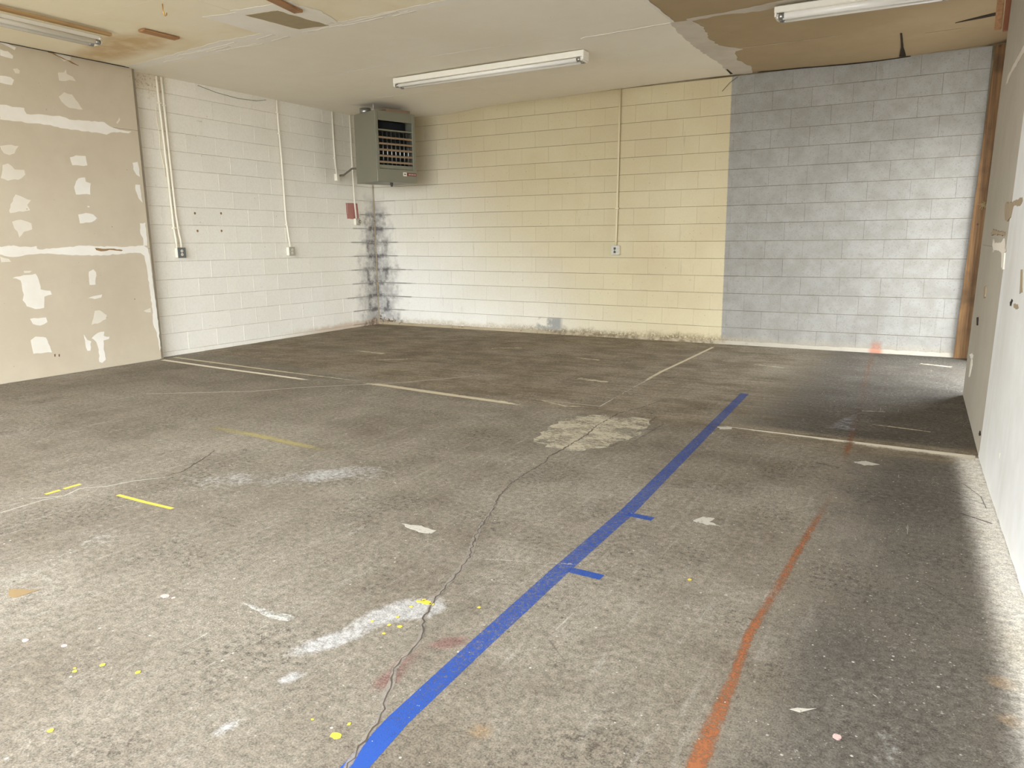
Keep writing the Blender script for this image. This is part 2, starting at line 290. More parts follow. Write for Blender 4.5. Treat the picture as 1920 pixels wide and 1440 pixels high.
# ---------------------------------------------------------------- materials
def floor_material():
    t = NT('worn_concrete', .85, .12)
    n0 = t.noise(.42, 5, .6); n1 = t.noise(1.1, 6, .62); n2 = t.noise(3.4, 8, .68); n3 = t.noise(38, 6, .75); n4 = t.noise(170, 4, .75)
    st = t.noise(1.0, 6, .72, t.scaled(t.pos(), (26, 2.2, 1), .12))
    st2 = t.noise(1.0, 6, .75, t.scaled(t.pos(), (1.6, 20, 1), -.2))
    c = t.mix(t.smooth(n1, .3, .7), lin(*FLOOR_A), lin(*FLOOR_B))
    c = t.mix(t.mul(t.smooth(n2, .4, .66), .7), c, lin(*FLOOR_C))
    c = t.mix(t.mul(t.smooth(n0, .46, .7), .55), c, lin(128, 118, 104))
    c = t.mix(t.mul(t.smooth(n2, .48, .3), .5), c, lin(116, 106, 94))
    c = t.mix(t.mul(t.smooth(st, .52, .72), .2), c, lin(200, 195, 186))
    c = t.mix(t.mul(t.smooth(st, .46, .3), .28), c, lin(112, 103, 92))
    c = t.mix(t.mul(t.smooth(st2, .54, .72), .3), c, lin(112, 102, 90))
    br = t.attr('brown').outputs['Fac']
    bc = t.mix(t.smooth(t.add(t.mul(st2, .5), t.mul(n2, .5)), .4, .62), lin(*FLOOR_BR1), lin(*FLOOR_BR2))
    bc = t.mix(t.mul(t.smooth(t.add(n1, t.mul(st2, .3)), .62, .82), .5), bc, lin(158, 147, 128))
    c = t.mix(t.mul(t.smooth(t.add(br, t.mul(t.sub(n2, .5), .9)), .15, .95), .9), c, bc)
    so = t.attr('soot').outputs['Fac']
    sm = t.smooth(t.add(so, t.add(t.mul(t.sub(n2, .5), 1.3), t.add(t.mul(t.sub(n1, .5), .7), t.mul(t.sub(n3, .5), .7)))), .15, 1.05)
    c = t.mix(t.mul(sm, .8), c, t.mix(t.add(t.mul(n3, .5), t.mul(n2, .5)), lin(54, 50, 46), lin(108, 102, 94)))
    dirt = t.mul(t.smooth(t.noise(44, 6, .8), .51, .6), t.smooth(t.noise(2.4, 4, .6), .48, .62))
    c = t.mix(t.mul(dirt, .72), c, lin(72, 66, 60))
    flk = t.mul(t.smooth(t.noise(52, 5, .8, t.scaled(t.pos(), (1, 1, 1), 1.0)), .57, .64), t.smooth(t.noise(1.9, 4, .6, t.scaled(t.pos(), (1, 1.7, 1), .4)), .5, .64))
    c = t.mix(t.mul(flk, .55), c, lin(190, 184, 174))
    pa = t.attr('pale').outputs['Fac']
    pm = t.smooth(t.add(pa, t.add(t.mul(t.sub(n2, .5), 1.5), t.add(t.mul(t.sub(n1, .5), .6), t.mul(t.sub(n3, .5), .8)))), .4, .95)
    c = t.mix(t.mul(t.mul(pm, t.smooth(pa, .05, .3)), .62), c, lin(192, 190, 188))
    rd = t.attr('red').outputs['Fac']
    c = t.mix(t.mul(t.smooth(t.add(rd, t.mul(t.sub(n3, .5), 1.0)), .35, 1.1), .6), c, lin(120, 78, 74))
    ru = t.attr('rust').outputs['Fac']
    c = t.mix(t.mul(t.smooth(t.add(ru, t.mul(t.sub(n3, .5), 1.0)), .35, 1.1), .6), c, lin(150, 120, 84))
    ov = t.attr('over').outputs['Fac']
    om = t.smooth(t.add(ov, t.add(t.mul(t.sub(n2, .5), .35), t.mul(t.sub(n3, .5), .3))), -.02, 1.0)
    c = t.mix(om, c, t.mix(t.smooth(n1, .45, .75), lin(228, 222, 211), lin(208, 197, 177)))
    # grain, dark pits and small scattered flecks of white paint
    g = t.add(t.mul(n3, .75), t.mul(n4, .95))
    gm = t.smooth(g, .55, 1.15, .40, 1.46)
    c = t.mix(1.0, c, t.n('CombineXYZ', {0: gm, 1: gm, 2: gm}).outputs[0], 'MULTIPLY')
    pit = t.mul(t.smooth(t.noise(62, 3, .6), .65, .72), .65)
    c = t.mix(pit, c, lin(76, 70, 64))
    gate = t.smooth(t.noise(1.1, 3), .5, .66)
    wf = t.mul(t.smooth(t.voro(24), .13, .07), t.smooth(t.noise(9, 2), .57, .63))
    c = t.mix(t.mul(wf, .7), c, lin(214, 208, 196))
    wf2 = t.mul(t.smooth(t.voro(70), .2, .1), gate)
    c = t.mix(t.mul(wf2, .5), c, lin(208, 203, 193))
    # hairline scratches
    sc1 = t.mul(t.smooth(t.noise(1, 3, .6, t.scaled(t.pos(), (70, 2.5, 1), .7)), .69, .72), t.smooth(n1, .5, .62))
    sc2 = t.mul(t.smooth(t.noise(1, 3, .6, t.scaled(t.pos(), (2.5, 80, 1), .35)), .69, .72), t.smooth(n1, .42, .55))
    c = t.mix(t.mul(sc1, .45), c, lin(214, 208, 198))
    c = t.mix(t.mul(sc2, .5), c, lin(84, 76, 68))
    df = t.mul(t.smooth(t.voro(13), .1, .05), t.smooth(t.noise(5, 2), .54, .62))
    c = t.mix(t.mul(df, .6), c, lin(66, 60, 54))
    t.bump(t.add(t.mul(n3, .6), t.mul(n4, .4)), .3, .004)
    return t.col(c)

def block_material(name, axis):
    """painted concrete block; axis 'x' back wall, 'y' left wall"""
    t = NT(name, .75, .25)
    x, y, z = t.xyz()
    if axis == 'x':
        d = t.sub(x, XL)
        off = t.mul(t.math('MULTIPLY', t.sub(-2.24, x), 1 / 5.38, clamp=True), .035)
    else:
        d = t.math('SUBTRACT', D, y)
        off = t.add(.035, t.mul(d, .0055))
    zc = t.math('FRACT', t.math('DIVIDE', t.sub(z, off), .2032))
    j = t.mul(t.math('MINIMUM', zc, t.sub(1.0, zc)), .2032)          # distance to the nearest bed joint
    n1 = t.noise(1.3, 5); n2 = t.noise(7, 6, .6); n3 = t.noise(45, 4, .7); n4 = t.noise(160, 3, .7)
    rnd = t.n('ObjectInfo').outputs['Random']
    if axis == 'x':
        cream = t.mix(t.smooth(n1, .3, .7), lin(*CREAM_A), lin(*CREAM_B))
        # pale daylight towards the lower left, painted in as a fade to white
        wh = t.smooth(t.add(t.add(x, t.mul(z, 1.1)), t.mul(t.sub(n1, .5), 1.5)), -6.6, -2.6, 1.0, 0.0)
        cream = t.mix(wh, cream, lin(*WHITE_B))
        grey = t.mix(t.smooth(n2, .3, .7), lin(*GREY_A), lin(*GREY_B))
        grey = t.mix(t.mul(t.smooth(t.noise(75, 3, .7), .55, .68), .55), grey, lin(112, 107, 100))
        e = t.smooth(t.add(x, t.mul(t.sub(n3, .5), .012)), XPB - .006, XPB + .006)
        c = t.mix(e, cream, grey)
    else:
        c = t.mix(t.smooth(n1, .3, .7), lin(*LEFT_A), lin(*LEFT_B))
    rv = t.smooth(rnd, 0, 1, .98, 1.015)
    c = t.mix(1.0, c, t.n('CombineXYZ', {0: rv, 1: rv, 2: rv}).outputs[0], 'MULTIPLY')
    c = t.mix(t.mul(t.smooth(n3, .35, .75), .10), c, lin(150, 138, 116))
    # flecks
    fk = t.mul(t.smooth(t.voro(9), .055, .03), t.smooth(t.noise(3, 2), .52, .58))
    c = t.mix(t.mul(fk, .7), c, lin(92, 80, 64))
    if axis == 'x':
        fk2 = t.mul(t.smooth(t.voro(16), .09, .05), t.smooth(t.noise(2.3, 2), .5, .6))
        c = t.mix(t.mul(fk2, .6), c, lin(96, 86, 74))
        vs = t.mul(t.smooth(t.noise(1, 4, .65, t.scaled(t.pos(), (14, 14, 1.6))), .6, .7), t.smooth(t.noise(1.2, 2), .48, .62))
        c = t.mix(t.mul(vs, .22), c, lin(104, 98, 92))
    # scuffs
    sc = t.mul(t.smooth(t.noise(1, 5, .7, t.scaled(t.pos(), (5, 5, 22))), .64, .70), t.smooth(t.noise(2.2, 2), .52, .66))
    c = t.mix(t.mul(sc, .3), c, lin(120, 112, 104))
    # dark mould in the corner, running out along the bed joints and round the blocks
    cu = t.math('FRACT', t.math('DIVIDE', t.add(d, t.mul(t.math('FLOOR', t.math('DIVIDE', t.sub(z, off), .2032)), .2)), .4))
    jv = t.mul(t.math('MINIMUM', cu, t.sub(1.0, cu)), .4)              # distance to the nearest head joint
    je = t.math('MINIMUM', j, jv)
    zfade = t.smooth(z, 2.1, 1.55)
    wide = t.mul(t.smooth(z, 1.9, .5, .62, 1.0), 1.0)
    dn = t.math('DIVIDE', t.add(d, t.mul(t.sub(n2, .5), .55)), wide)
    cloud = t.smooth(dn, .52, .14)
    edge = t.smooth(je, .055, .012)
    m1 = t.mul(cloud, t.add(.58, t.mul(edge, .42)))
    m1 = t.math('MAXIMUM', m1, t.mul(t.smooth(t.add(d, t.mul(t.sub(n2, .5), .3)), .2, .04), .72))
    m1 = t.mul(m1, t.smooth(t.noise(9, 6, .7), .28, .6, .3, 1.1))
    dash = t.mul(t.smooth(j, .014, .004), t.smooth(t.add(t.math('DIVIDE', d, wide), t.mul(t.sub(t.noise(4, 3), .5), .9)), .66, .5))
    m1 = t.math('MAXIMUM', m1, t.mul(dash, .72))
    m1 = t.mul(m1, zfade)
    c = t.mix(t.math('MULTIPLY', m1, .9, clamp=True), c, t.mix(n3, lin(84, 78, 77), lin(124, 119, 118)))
    # damp, flaking base
    hb = t.sub(z, t.mul(t.sub(n2, .5), .16))
    if axis == 'x':
        bandx = t.mul(t.smooth(x, -7.9, -7.2, 1.0, .75), t.smooth(x, -1.6, -2.4, .35, 1.0))
        flake = t.mul(t.smooth(hb, .11, .03), t.smooth(n3, .40, .52))
        dirt = t.mul(t.mul(t.smooth(hb, .14, .02), t.smooth(t.add(x, t.mul(n1, .8)), -5.2, -4.0)), t.smooth(x, -1.9, -2.6))
        c = t.mix(t.mul(t.mul(t.smooth(hb, .13, .05), bandx), .55), c, lin(196, 178, 142))
        c = t.mix(t.mul(t.mul(flake, bandx), .45), c, lin(126, 106, 80))
        c = t.mix(t.mul(t.mul(dirt, t.smooth(n3, .3, .55)), .75), c, lin(88, 74, 50))
        cr = t.mul(t.smooth(t.add(hb, t.mul(d, .25)), .26, .12), t.smooth(d, .75, .35))
        c = t.mix(t.mul(t.mul(cr, t.smooth(t.noise(16, 4, .6), .5, .56)), .9), c, lin(92, 78, 66))
        c = t.mix(t.mul(t.mul(t.smooth(t.math('ABSOLUTE', t.sub(x, -4.62)), .22, .15), t.smooth(t.math('ABSOLUTE', t.sub(z, .14)), .1, .06)), t.smooth(n2, .4, .56)), c, lin(150, 148, 140))
        rs = t.mul(t.smooth(t.math('ABSOLUTE', t.sub(x, -.6)), .075, .02), t.smooth(z, .16, .06))
        c = t.mix(t.mul(rs, t.smooth(n3, .3, .7, .3, .75)), c, lin(160, 84, 54))
    else:
        tp = t.mul(t.smooth(t.add(z, t.mul(t.sub(n2, .5), .3)), 2.78, 2.98), t.smooth(y, 5.65, 5.35))
        c = t.mix(t.mul(tp, .5), c, lin(196, 176, 136))
        c = t.mix(t.mul(t.mul(tp, t.smooth(n3, .56, .66)), .7), c, lin(110, 96, 74))
        c = t.mix(t.mul(t.mul(t.smooth(hb, .12, .04), t.smooth(d, 2.2, 1.0)), .6), c, lin(190, 160, 128))
        cr = t.mul(t.smooth(t.add(hb, t.mul(d, .3)), .2, .08), t.smooth(d, .6, .3))
        c = t.mix(t.mul(t.mul(cr, t.smooth(t.noise(16, 4, .6), .48, .56)), .8), c, lin(120, 100, 84))
    ru = t.mul(t.smooth(d, .035, .008), t.smooth(t.noise(3, 3), .4, .6))
    c = t.mix(t.mul(ru, .5), c, lin(176, 132, 96))
    t.bump(t.add(t.mul(n3, .7), t.mul(n4, .3)), .22, .004)
    return t.col(c)

def mortar_material(name, a, b):
    t = NT(name, .85, .15)
    return t.col(t.mix(t.smooth(t.noise(2.2, 5, .6), .38, .62), lin(*a), lin(*b)))

def board_material(name, a, b, rough=.85, stain=None, flecks=.7, streak=0.0):
    """gypsum board: paper or thin paint with blotches and nail flecks"""
    t = NT(name, rough, .2)
    n1 = t.noise(.9, 5); n2 = t.noise(6, 5, .6); n3 = t.noise(60, 3)
    c = t.mix(t.smooth(t.add(t.mul(n1, .7), t.mul(n2, .3)), .35, .65), lin(*a), lin(*b))
    if stain:
        sm = t.smooth(t.noise(.75, 4, .6, None, .4), .56, .74)
        c = t.mix(t.mul(sm, .55), c, lin(*stain))
    if name == 'cream_ceiling_paint':
        x, y, z = t.xyz()
        q = t.add(t.mul(t.math('POWER', t.sub(t.add(x, t.mul(y, .5)), -4.55), 2.0), 1.0), t.mul(t.math('POWER', t.sub(y, 4.55), 2.0), 9.0))
        sm = t.mul(t.smooth(t.add(q, t.mul(t.sub(n1, .5), 1.6)), 1.0, .0), t.smooth(n2, .25, .6, .45, 1.0))
        c = t.mix(t.mul(sm, .75), c, lin(196, 160, 104))
        sm = t.smooth(t.noise(.75, 4, .6, None, .4), .56, .74)
        c = t.mix(t.mul(sm, .35), c, lin(214, 188, 138))
    if streak:
        sv = t.noise(1, 5, .6, t.scaled(t.pos(), (3, 3, .35)))
        c = t.mix(t.mul(t.smooth(sv, .5, .75), streak), c, lin(150, 134, 108))
    fk = t.mul(t.smooth(t.voro(7), .06, .035), t.smooth(t.noise(2.4, 2), .5, .58))
    c = t.mix(t.mul(fk, flecks), c, lin(104, 90, 70))
    fk2 = t.mul(t.smooth(t.voro(15), .07, .03), t.smooth(t.noise(1.7, 2), .5, .62))
    c = t.mix(t.mul(fk2, flecks * .7), c, lin(120, 104, 84))
    t.bump(t.add(n3, n2), .08, .003)
    return t.col(c)

def spray_material(name, c1, c2, lo, hi, amt=.8, scale=24, rough=.7, amt2=.5, top=1.0):
    """worn or sprayed paint film: present where attribute a beats the wear"""
    t = NT(name, rough, .25)
    a = t.attr('a').outputs['Fac']
    n2 = t.noise(scale, 6, .7); n3 = t.noise(scale * 6, 4, .7)
    x = t.add(a, t.add(t.mul(t.sub(n2, .5), amt), t.mul(t.sub(n3, .5), amt2)))
    t.alpha(t.mul(t.smooth(x, lo, hi), top))
    return t.col(t.mix(n3, lin(*c1), lin(*c2)))

def worn_material(name, c1, c2, lo, hi, scale=20, stretch=(1, 1, 1), rot=0.0, rough=.7):
    """paint film worn through by noise, no attribute needed"""
    t = NT(name, rough, .25)
    n2 = t.noise(scale, 6, .72, t.scaled(t.pos(), stretch, rot)); n3 = t.noise(90, 4, .7)
    t.alpha(t.smooth(t.add(n2, t.mul(t.sub(n3, .5), .25)), lo, hi))
    return t.col(t.mix(n3, lin(*c1), lin(*c2)))

def wood_material(name, a, b, axis='z'):
    t = NT(name, .7, .25)
    sc = {'z': (40, 40, 1.6), 'y': (40, 1.6, 40), 'x': (1.6, 40, 40)}[axis]
    g = t.noise(1, 6, .65, t.scaled(t.pos(), sc)); n = t.noise(3, 4)
    c = t.mix(t.smooth(g, .3, .7), lin(*a), lin(*b))
    c = t.mix(t.mul(t.smooth(n, .5, .72), .6), c, tuple(q * .45 for q in lin(*a)[:3]) + (1,))
    k = t.smooth(t.voro(7), .12, .05)
    c = t.mix(t.mul(k, .8), c, lin(58, 36, 22))
    t.bump(g, .2, .003)
    return t.col(c)

FLOOR_A, FLOOR_B, FLOOR_C = (115, 105, 91), (154, 145, 131), (137, 128, 113)
FLOOR_BR1, FLOOR_BR2 = (116, 103, 84), (152, 140, 120)
CREAM_A, CREAM_B, WHITE_B = (192, 176, 141), (199, 186, 152), (236, 232, 222)
GREY_A, GREY_B = (139, 134, 125), (152, 148, 140)
LEFT_A, LEFT_B = (239, 233, 220), (243, 238, 227)
XPB = -2.286

M_FLOOR = floor_material()
M_BACK = block_material('painted_block_back', 'x')
M_LEFT = block_material('painted_block_left', 'y')
M_MORT_B = mortar_material('mortar_back', (96, 84, 62), (140, 128, 104))
M_MORT_L = mortar_material('mortar_left', (150, 138, 116), (206, 196, 176))
M_TAN = board_material('bare_gypsum_board', (193, 179, 156), (202, 189, 166))
M_RTAN = board_material('bare_gypsum_board_right', (164, 154, 138), (172, 163, 147), flecks=.5)
M_RWHITE = board_material('white_primed_board', (204, 200, 192), (216, 213, 208), flecks=.4, streak=.25)
M_CEIL_CREAM = board_material('cream_ceiling_paint', (240, 229, 200), (243, 234, 212), stain=None, flecks=.2)
M_CEIL_GREY = board_material('dusty_white_ceiling_paint', (238, 230, 214), (242, 235, 220), flecks=.25)
M_CEIL_BROWN = board_material('bare_brown_ceiling_board', (166, 145, 112), (174, 153, 121), flecks=.3)
M_CEIL_PATCH = plain('bare_board_patch', lin(166, 150, 120), .9)
M_PLASTER = board_material('joint_compound', (226, 218, 204), (238, 232, 222), flecks=.4)
M_PLASTER_C = board_material('ceiling_joint_compound', (236, 230, 217), (243, 238, 228), flecks=.3)
M_PLASTER_G = board_material('grey_joint_compound', (196, 186, 170), (212, 203, 188), flecks=.3)
M_RSTAIN = plain('dull_brown_stain', lin(158, 140, 114), .95, 0, .2)
M_PLASTER_T = board_material('thin_skim', (216, 206, 188), (226, 217, 202), flecks=.5)
M_FILLET = None
M_TEAR = plain('torn_brown_paper', lin(148, 118, 82), .95)
M_ENDSHADE = plain('end_shade_brown', lin(146, 134, 116), .95, 0, .2)
M_DARK = plain('dark_gap', lin(52, 42, 32), .95)
M_PIPE = plain('painted_conduit', lin(242, 235, 218), .4, 0, .05)
M_PIPE_Y = plain('cream_painted_conduit', lin(206, 192, 156), .4, 0, .05)
M_FIX = plain('white_enamel', lin(236, 230, 216), .35, 0, .04, spec=.4)
M_TUBE = plain('fluorescent_glass', lin(240, 236, 228), .15, 0, .03, spec=.5)
M_METAL = plain('bare_metal', lin(170, 168, 164), .3, .9, .1)
M_DMETAL = plain('dark_metal', lin(70, 66, 60), .5, .6, .1)
M_HEAT = plain('green_grey_enamel', lin(124, 121, 104), .4, 0, .05, 5, .4)
M_HEATD = plain('heater_interior', lin(40, 42, 42), .7, .2, .2)
M_SLAT = plain('bronze_slat', lin(142, 120, 96), .45, .1, .1)
M_REDBADGE = plain('dark_red_badge', lin(112, 62, 52), .5)
M_WHITEB = plain('badge_white', lin(226, 216, 200), .5)
M_BADGETXT = plain('badge_lettering', lin(190, 160, 146), .5)
M_FLEX = plain('grey_flexible_conduit', lin(120, 114, 102), .45, .4)
M_OUTDK = plain('dark_grey_outlet', lin(104, 106, 104), .45)
M_OUTLT = plain('worn_steel_cover', lin(178, 172, 156), .45, .1, .25, 40)
M_IVORY = plain('ivory_plastic', lin(222, 214, 196), .4)
M_REDPAINT = worn_material('faded_red_paint', (188, 132, 122), (174, 118, 108), .15, .4, 14)
M_WOOD = wood_material('aged_pine', (84, 60, 36), (126, 94, 58), 'z')
M_WOODD = wood_material('dark_pine', (112, 66, 44), (140, 90, 62), 'z')
M_WOODX = wood_material('raw_wood_strip', (148, 108, 72), (178, 136, 96), 'y')
M_BRASS = plain('brass', lin(196, 152, 84), .35, .8)
M_STRAW = plain('straw', lin(142, 124, 86), .8)
M_BATTEN = wood_material('tan_batten', (160, 126, 84), (182, 148, 104), 'y')
M_SCRATCH = plain('scraped_board', lin(184, 166, 136), .95)
M_GREYWIRE = plain('grey_wire', lin(112, 104, 92), .7)
M_STRING = plain('pale_string', lin(170, 150, 106), .9)
M_BLUE = spray_material('worn_blue_paint', (30, 68, 152), (58, 92, 162), .40, .85, .8, 60, .6, 1.3)
M_ORANGE = spray_material('sprayed_orange_paint', (150, 86, 50), (172, 114, 76), .38, 1.25, 1.2, 16, .75, 1.6, .84)
M_CREAMP = spray_material('cream_overspray', (236, 228, 210), (222, 211, 188), .3, .85, .9, 16, .8, .6, .96)
M_BEIGE = spray_material('overspray_beige', (214, 202, 176), (196, 182, 152), .3, .75, .9, 16, .8, .6, .92)
M_YSTRIPE = spray_material('faint_yellow_paint', (200, 184, 122), (190, 176, 120), .3, 1.2, 1.2, 12, .8, .7, .5)
M_PALEC = spray_material('white_filled_crack', (206, 199, 187), (186, 178, 165), .5, .8, 1.5, 22, .8, .6, .9)
M_CRACK = plain('crack_depth', lin(84, 74, 64), .95)
M_CRACKR = spray_material('crumbled_crack_rim', (188, 179, 166), (108, 98, 87), .46, 1.0, 1.1, 30, .9, 1.0, .75)
M_YELLOW = worn_material('yellow_paint', (218, 196, 78), (206, 184, 68), .22, .34, 60)
M_YDASH = spray_material('worn_yellow_line', (226, 200, 84), (212, 186, 78), .4, .8, 1.0, 30, .7, .8)
M_CHIP = worn_material('white_paint_chip', (200, 194, 182), (182, 175, 162), .26, .46, 40)
M_THINP = worn_material('thin_pale_paint', (196, 192, 182), (184, 180, 170), .4, .6, 26)
M_PINK = worn_material('pink_paint', (222, 182, 176), (212, 168, 160), .3, .45, 70)
M_BROWNDIRT = worn_material('brown_smear', (150, 128, 94), (136, 112, 80), .22, .38, 30)
def worn_patch_material():
    t = NT('worn_cream_floor_paint', .8, .2)
    a = t.noise(4.5, 10, .82, t.scaled(t.pos(), (1, 1.8, 1), .9)); b = t.noise(30, 6, .8, t.scaled(t.pos(), (1, 2.2, 1), .7))
    t.alpha(t.smooth(t.add(t.mul(a, .6), t.mul(b, .4)), .44, .53))
    return t.col(t.mix(b, lin(196, 186, 164), lin(178, 168, 146)))
M_WORNP = worn_patch_material()
M_PALEP = spray_material('pale_blue_dust', (206, 208, 216), (190, 192, 200), .3, .8, 1.0, 18, .85, .7, .8)
M_BLACKMARK = spray_material('black_scuff', (66, 62, 57), (88, 82, 76), .35, 1.0, 1.2, 26, .85, 1.0, .55)
M_ASPHALT = plain('driveway_concrete', lin(138, 136, 132), .9, 0, .15, 4)

def fillet_material():
    t = NT('stained_mortar_fillet', .9, .15)
    x, y, z = t.xyz()
    n1 = t.noise(2.5, 5, .65); n2 = t.noise(14, 5, .7)
    c = t.mix(n1, lin(150, 134, 106), lin(186, 172, 146))
    dk = t.mul(t.smooth(t.add(x, t.mul(t.sub(n1, .5), 1.5)), -5.0, -4.2), t.smooth(x, -2.0, -2.7))
    c = t.mix(t.mul(t.mul(dk, t.smooth(n2, .36, .6)), .62), c, lin(80, 66, 44))
    c = t.mix(t.mul(t.smooth(n2, .58, .66), .6), c, lin(96, 82, 64))
    c = t.mix(t.smooth(x, -2.5, -2.1, 0, .7), c, lin(168, 162, 150))
    c = t.mix(t.mul(t.smooth(t.math('ABSOLUTE', t.sub(x, -.6)), .09, .03), .6), c, lin(170, 84, 48))
    return t.col(c)
M_FILLET = fillet_material()

# ---------------------------------------------------------------- floor
gx = np.concatenate([np.arange(-8.2, -4.0, .05), np.arange(-4.0, .62, .025)])
gy = np.concatenate([np.arange(-1.35, .6, .06), np.arange(.6, 5.2, .025), np.arange(5.2, 9.12, .05)])
GX, GY = np.meshgrid(gx, gy)
nx, ny = len(gx), len(gy)
V = np.zeros((nx * ny, 3)); V[:, 0] = GX.ravel(); V[:, 1] = GY.ravel()
ii = (np.arange(ny - 1)[:, None] * nx + np.arange(nx - 1)[None, :]).ravel()
Fq = np.stack([ii, ii + 1, ii + 1 + nx, ii + nx], 1)
fm = bpy.data.meshes.new('floor')
fm.vertices.add(len(V)); fm.vertices.foreach_set('co', V.ravel())
fm.loops.add(Fq.size); fm.loops.foreach_set('vertex_index', Fq.ravel().astype(np.int32))
fm.polygons.add(len(Fq)); fm.polygons.foreach_set('loop_start', np.arange(0, Fq.size, 4, dtype=np.int32))
fm.update(calc_edges=True)
fm.materials.append(M_FLOOR)
X, Y = V[:, 0], V[:, 1]
def ss(x, a, b):
    t = np.clip((x - a) / (b - a), 0, 1); return t * t * (3 - 2 * t)
def blob(cx, cy, rx, ry, rot=0.0):
    c, s = math.cos(rot), math.sin(rot)
    u = (X - cx) * c + (Y - cy) * s; w = -(X - cx) * s + (Y - cy) * c
    return np.exp(-(u / rx) ** 2 - (w / ry) ** 2)
def wall_x(y):
    """floor line of the right wall"""
    y = np.asarray(y, float)
    return np.where(y > 4.879, .251 - .0285 * (y - 4.879), .251 - .0456 * (y - 4.879))
dw = wall_x(Y) - X
f_over = np.where((Y < 4.87) & (Y > -1), ss(dw, .18, .02), 0)
f_over = np.maximum(f_over, np.where(Y < 1.9, ss(dw, .2, .08) * .8, 0) * ss(Y, .5, 1.6))
f_brown = ss(Y + .12 * X, 4.4, 5.0) * .95 + ss(Y, 3.2, 4.7) * .3 * ss(X, -6.5, -3)
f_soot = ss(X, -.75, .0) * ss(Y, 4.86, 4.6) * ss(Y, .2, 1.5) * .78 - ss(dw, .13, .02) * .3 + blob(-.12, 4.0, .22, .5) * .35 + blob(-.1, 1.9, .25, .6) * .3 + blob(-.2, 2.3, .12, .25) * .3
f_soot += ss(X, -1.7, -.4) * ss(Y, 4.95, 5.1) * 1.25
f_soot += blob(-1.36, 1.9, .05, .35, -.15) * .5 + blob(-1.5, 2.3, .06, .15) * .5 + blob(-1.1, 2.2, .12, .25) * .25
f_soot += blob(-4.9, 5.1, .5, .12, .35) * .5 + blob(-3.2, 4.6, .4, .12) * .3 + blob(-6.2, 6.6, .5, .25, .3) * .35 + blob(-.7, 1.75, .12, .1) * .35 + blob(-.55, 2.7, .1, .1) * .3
f_pale = blob(-3.2, 2.6, .22, .5, -.9) * .6 + blob(-2.75, 2.95, .18, .3, -.8) * .55 + blob(-3.15, 1.75, .25, .3, -.5) * .42 + blob(-2.95, 1.2, .2, .3) * .45 + blob(-2.7, 2.2, .5, .9, -.7) * .12
f_pale += blob(-5.05, 5.15, .3, .15, .3) * .55 + blob(-.02, 8.3, .2, .05) * .7 + blob(-.02, 1.9, .07, .12) * .5
f_pale += blob(-1.54, 1.84, .075, .14, -.5) * 1.25 + blob(-1.46, 1.9, .05, .06) * 1.0 + blob(-1.62, 1.57, .06, .13, -.4) * 1.15 + blob(-1.57, 1.37, .03, .05, -.3) * 1.15 + blob(-1.55, 1.12, .035, .06, -.2) * .9
f_pale += blob(-5.6, 6.9, .2, .1) * .4 + blob(-1.45, 1.35, .1, .2) * .2
f_red = blob(-1.27, 1.76, .07, .04, .8) * 1.35 + blob(-1.31, 1.5, .04, .07) * 1.25 + blob(-1.33, 1.62, .04, .07) * .8 + blob(-5.4, 8.4, 1.2, .12) * .25
f_rust = blob(-.95, 1.44, .045, .05) * .95 + blob(.25, 2.35, .06, .05) * 1.2 + blob(.26, 2.16, .05, .04) * 1.2 + blob(-2.3, 1.5, .2, .25) * .35 + blob(-7.4, 7.8, .12, 1.2) * .5 + blob(-5, 8.85, 3, .1) * .5
for k, v in dict(over=f_over, brown=f_brown, soot=f_soot, pale=f_pale, red=f_red, rust=f_rust).items():
    a = fm.attributes.new(k, 'FLOAT', 'POINT'); a.data.foreach_set('value', v.astype(np.float32))
floor = struct(link('floor', fm))
fp = lambda h0=.0004: (lambda u, v, h: (u, v, h0 + h))

# ---------------------------------------------------------------- block walls
BL_T = .03
def block_mesh(name, L, H, mat, ch=.0022, faint=False):
    left = mat.name.endswith('left')
    chs = .003 if left else (.0003 if faint else .0014)
    """front face towards -Y with eased edges, open back; origin bottom left of the cell"""
    g = .0004
    x0, x1, z0, z1 = g, L - g, .0017, H - .0017
    v = [(x0, 0, z0), (x1, 0, z0), (x1, 0, z1), (x0, 0, z1)]
    v += [(x0 + chs, -ch * .8, z0 + ch), (x1 - chs, -ch * .8, z0 + ch), (x1 - chs, -ch * .8, z1 - ch), (x0 + chs, -ch * .8, z1 - ch)]
    v += [(x0, BL_T, z0), (x1, BL_T, z0), (x1, BL_T, z1), (x0, BL_T, z1)]
    f = [(4, 5, 6, 7), (0, 1, 5, 4), (1, 2, 6, 5), (2, 3, 7, 6), (3, 0, 4, 7), (8, 9, 1, 0), (9, 10, 2, 1), (10, 11, 3, 2), (11, 8, 0, 3)]
    if left:      # proud bead of mortar in the head joint
        k = len(v)
        v += [(x, y, z) for z in (z0, z1) for (x, y) in ((0, .002), (.007, .002), (.005, -.0042), (.002, -.0042))]
        f += [(k, k + 3, k + 7, k + 4), (k + 3, k + 2, k + 6, k + 7), (k + 2, k + 1, k + 5, k + 6)]
    return mesh(name, v, f, mat)
_bm = {}
def get_block(L, H, mat, faint=False):
    k = (round(L, 3), round(H, 3), mat.name, faint)
    if k not in _bm: _bm[k] = block_mesh('block', L, H, mat, .0022, faint)
    return _bm[k]
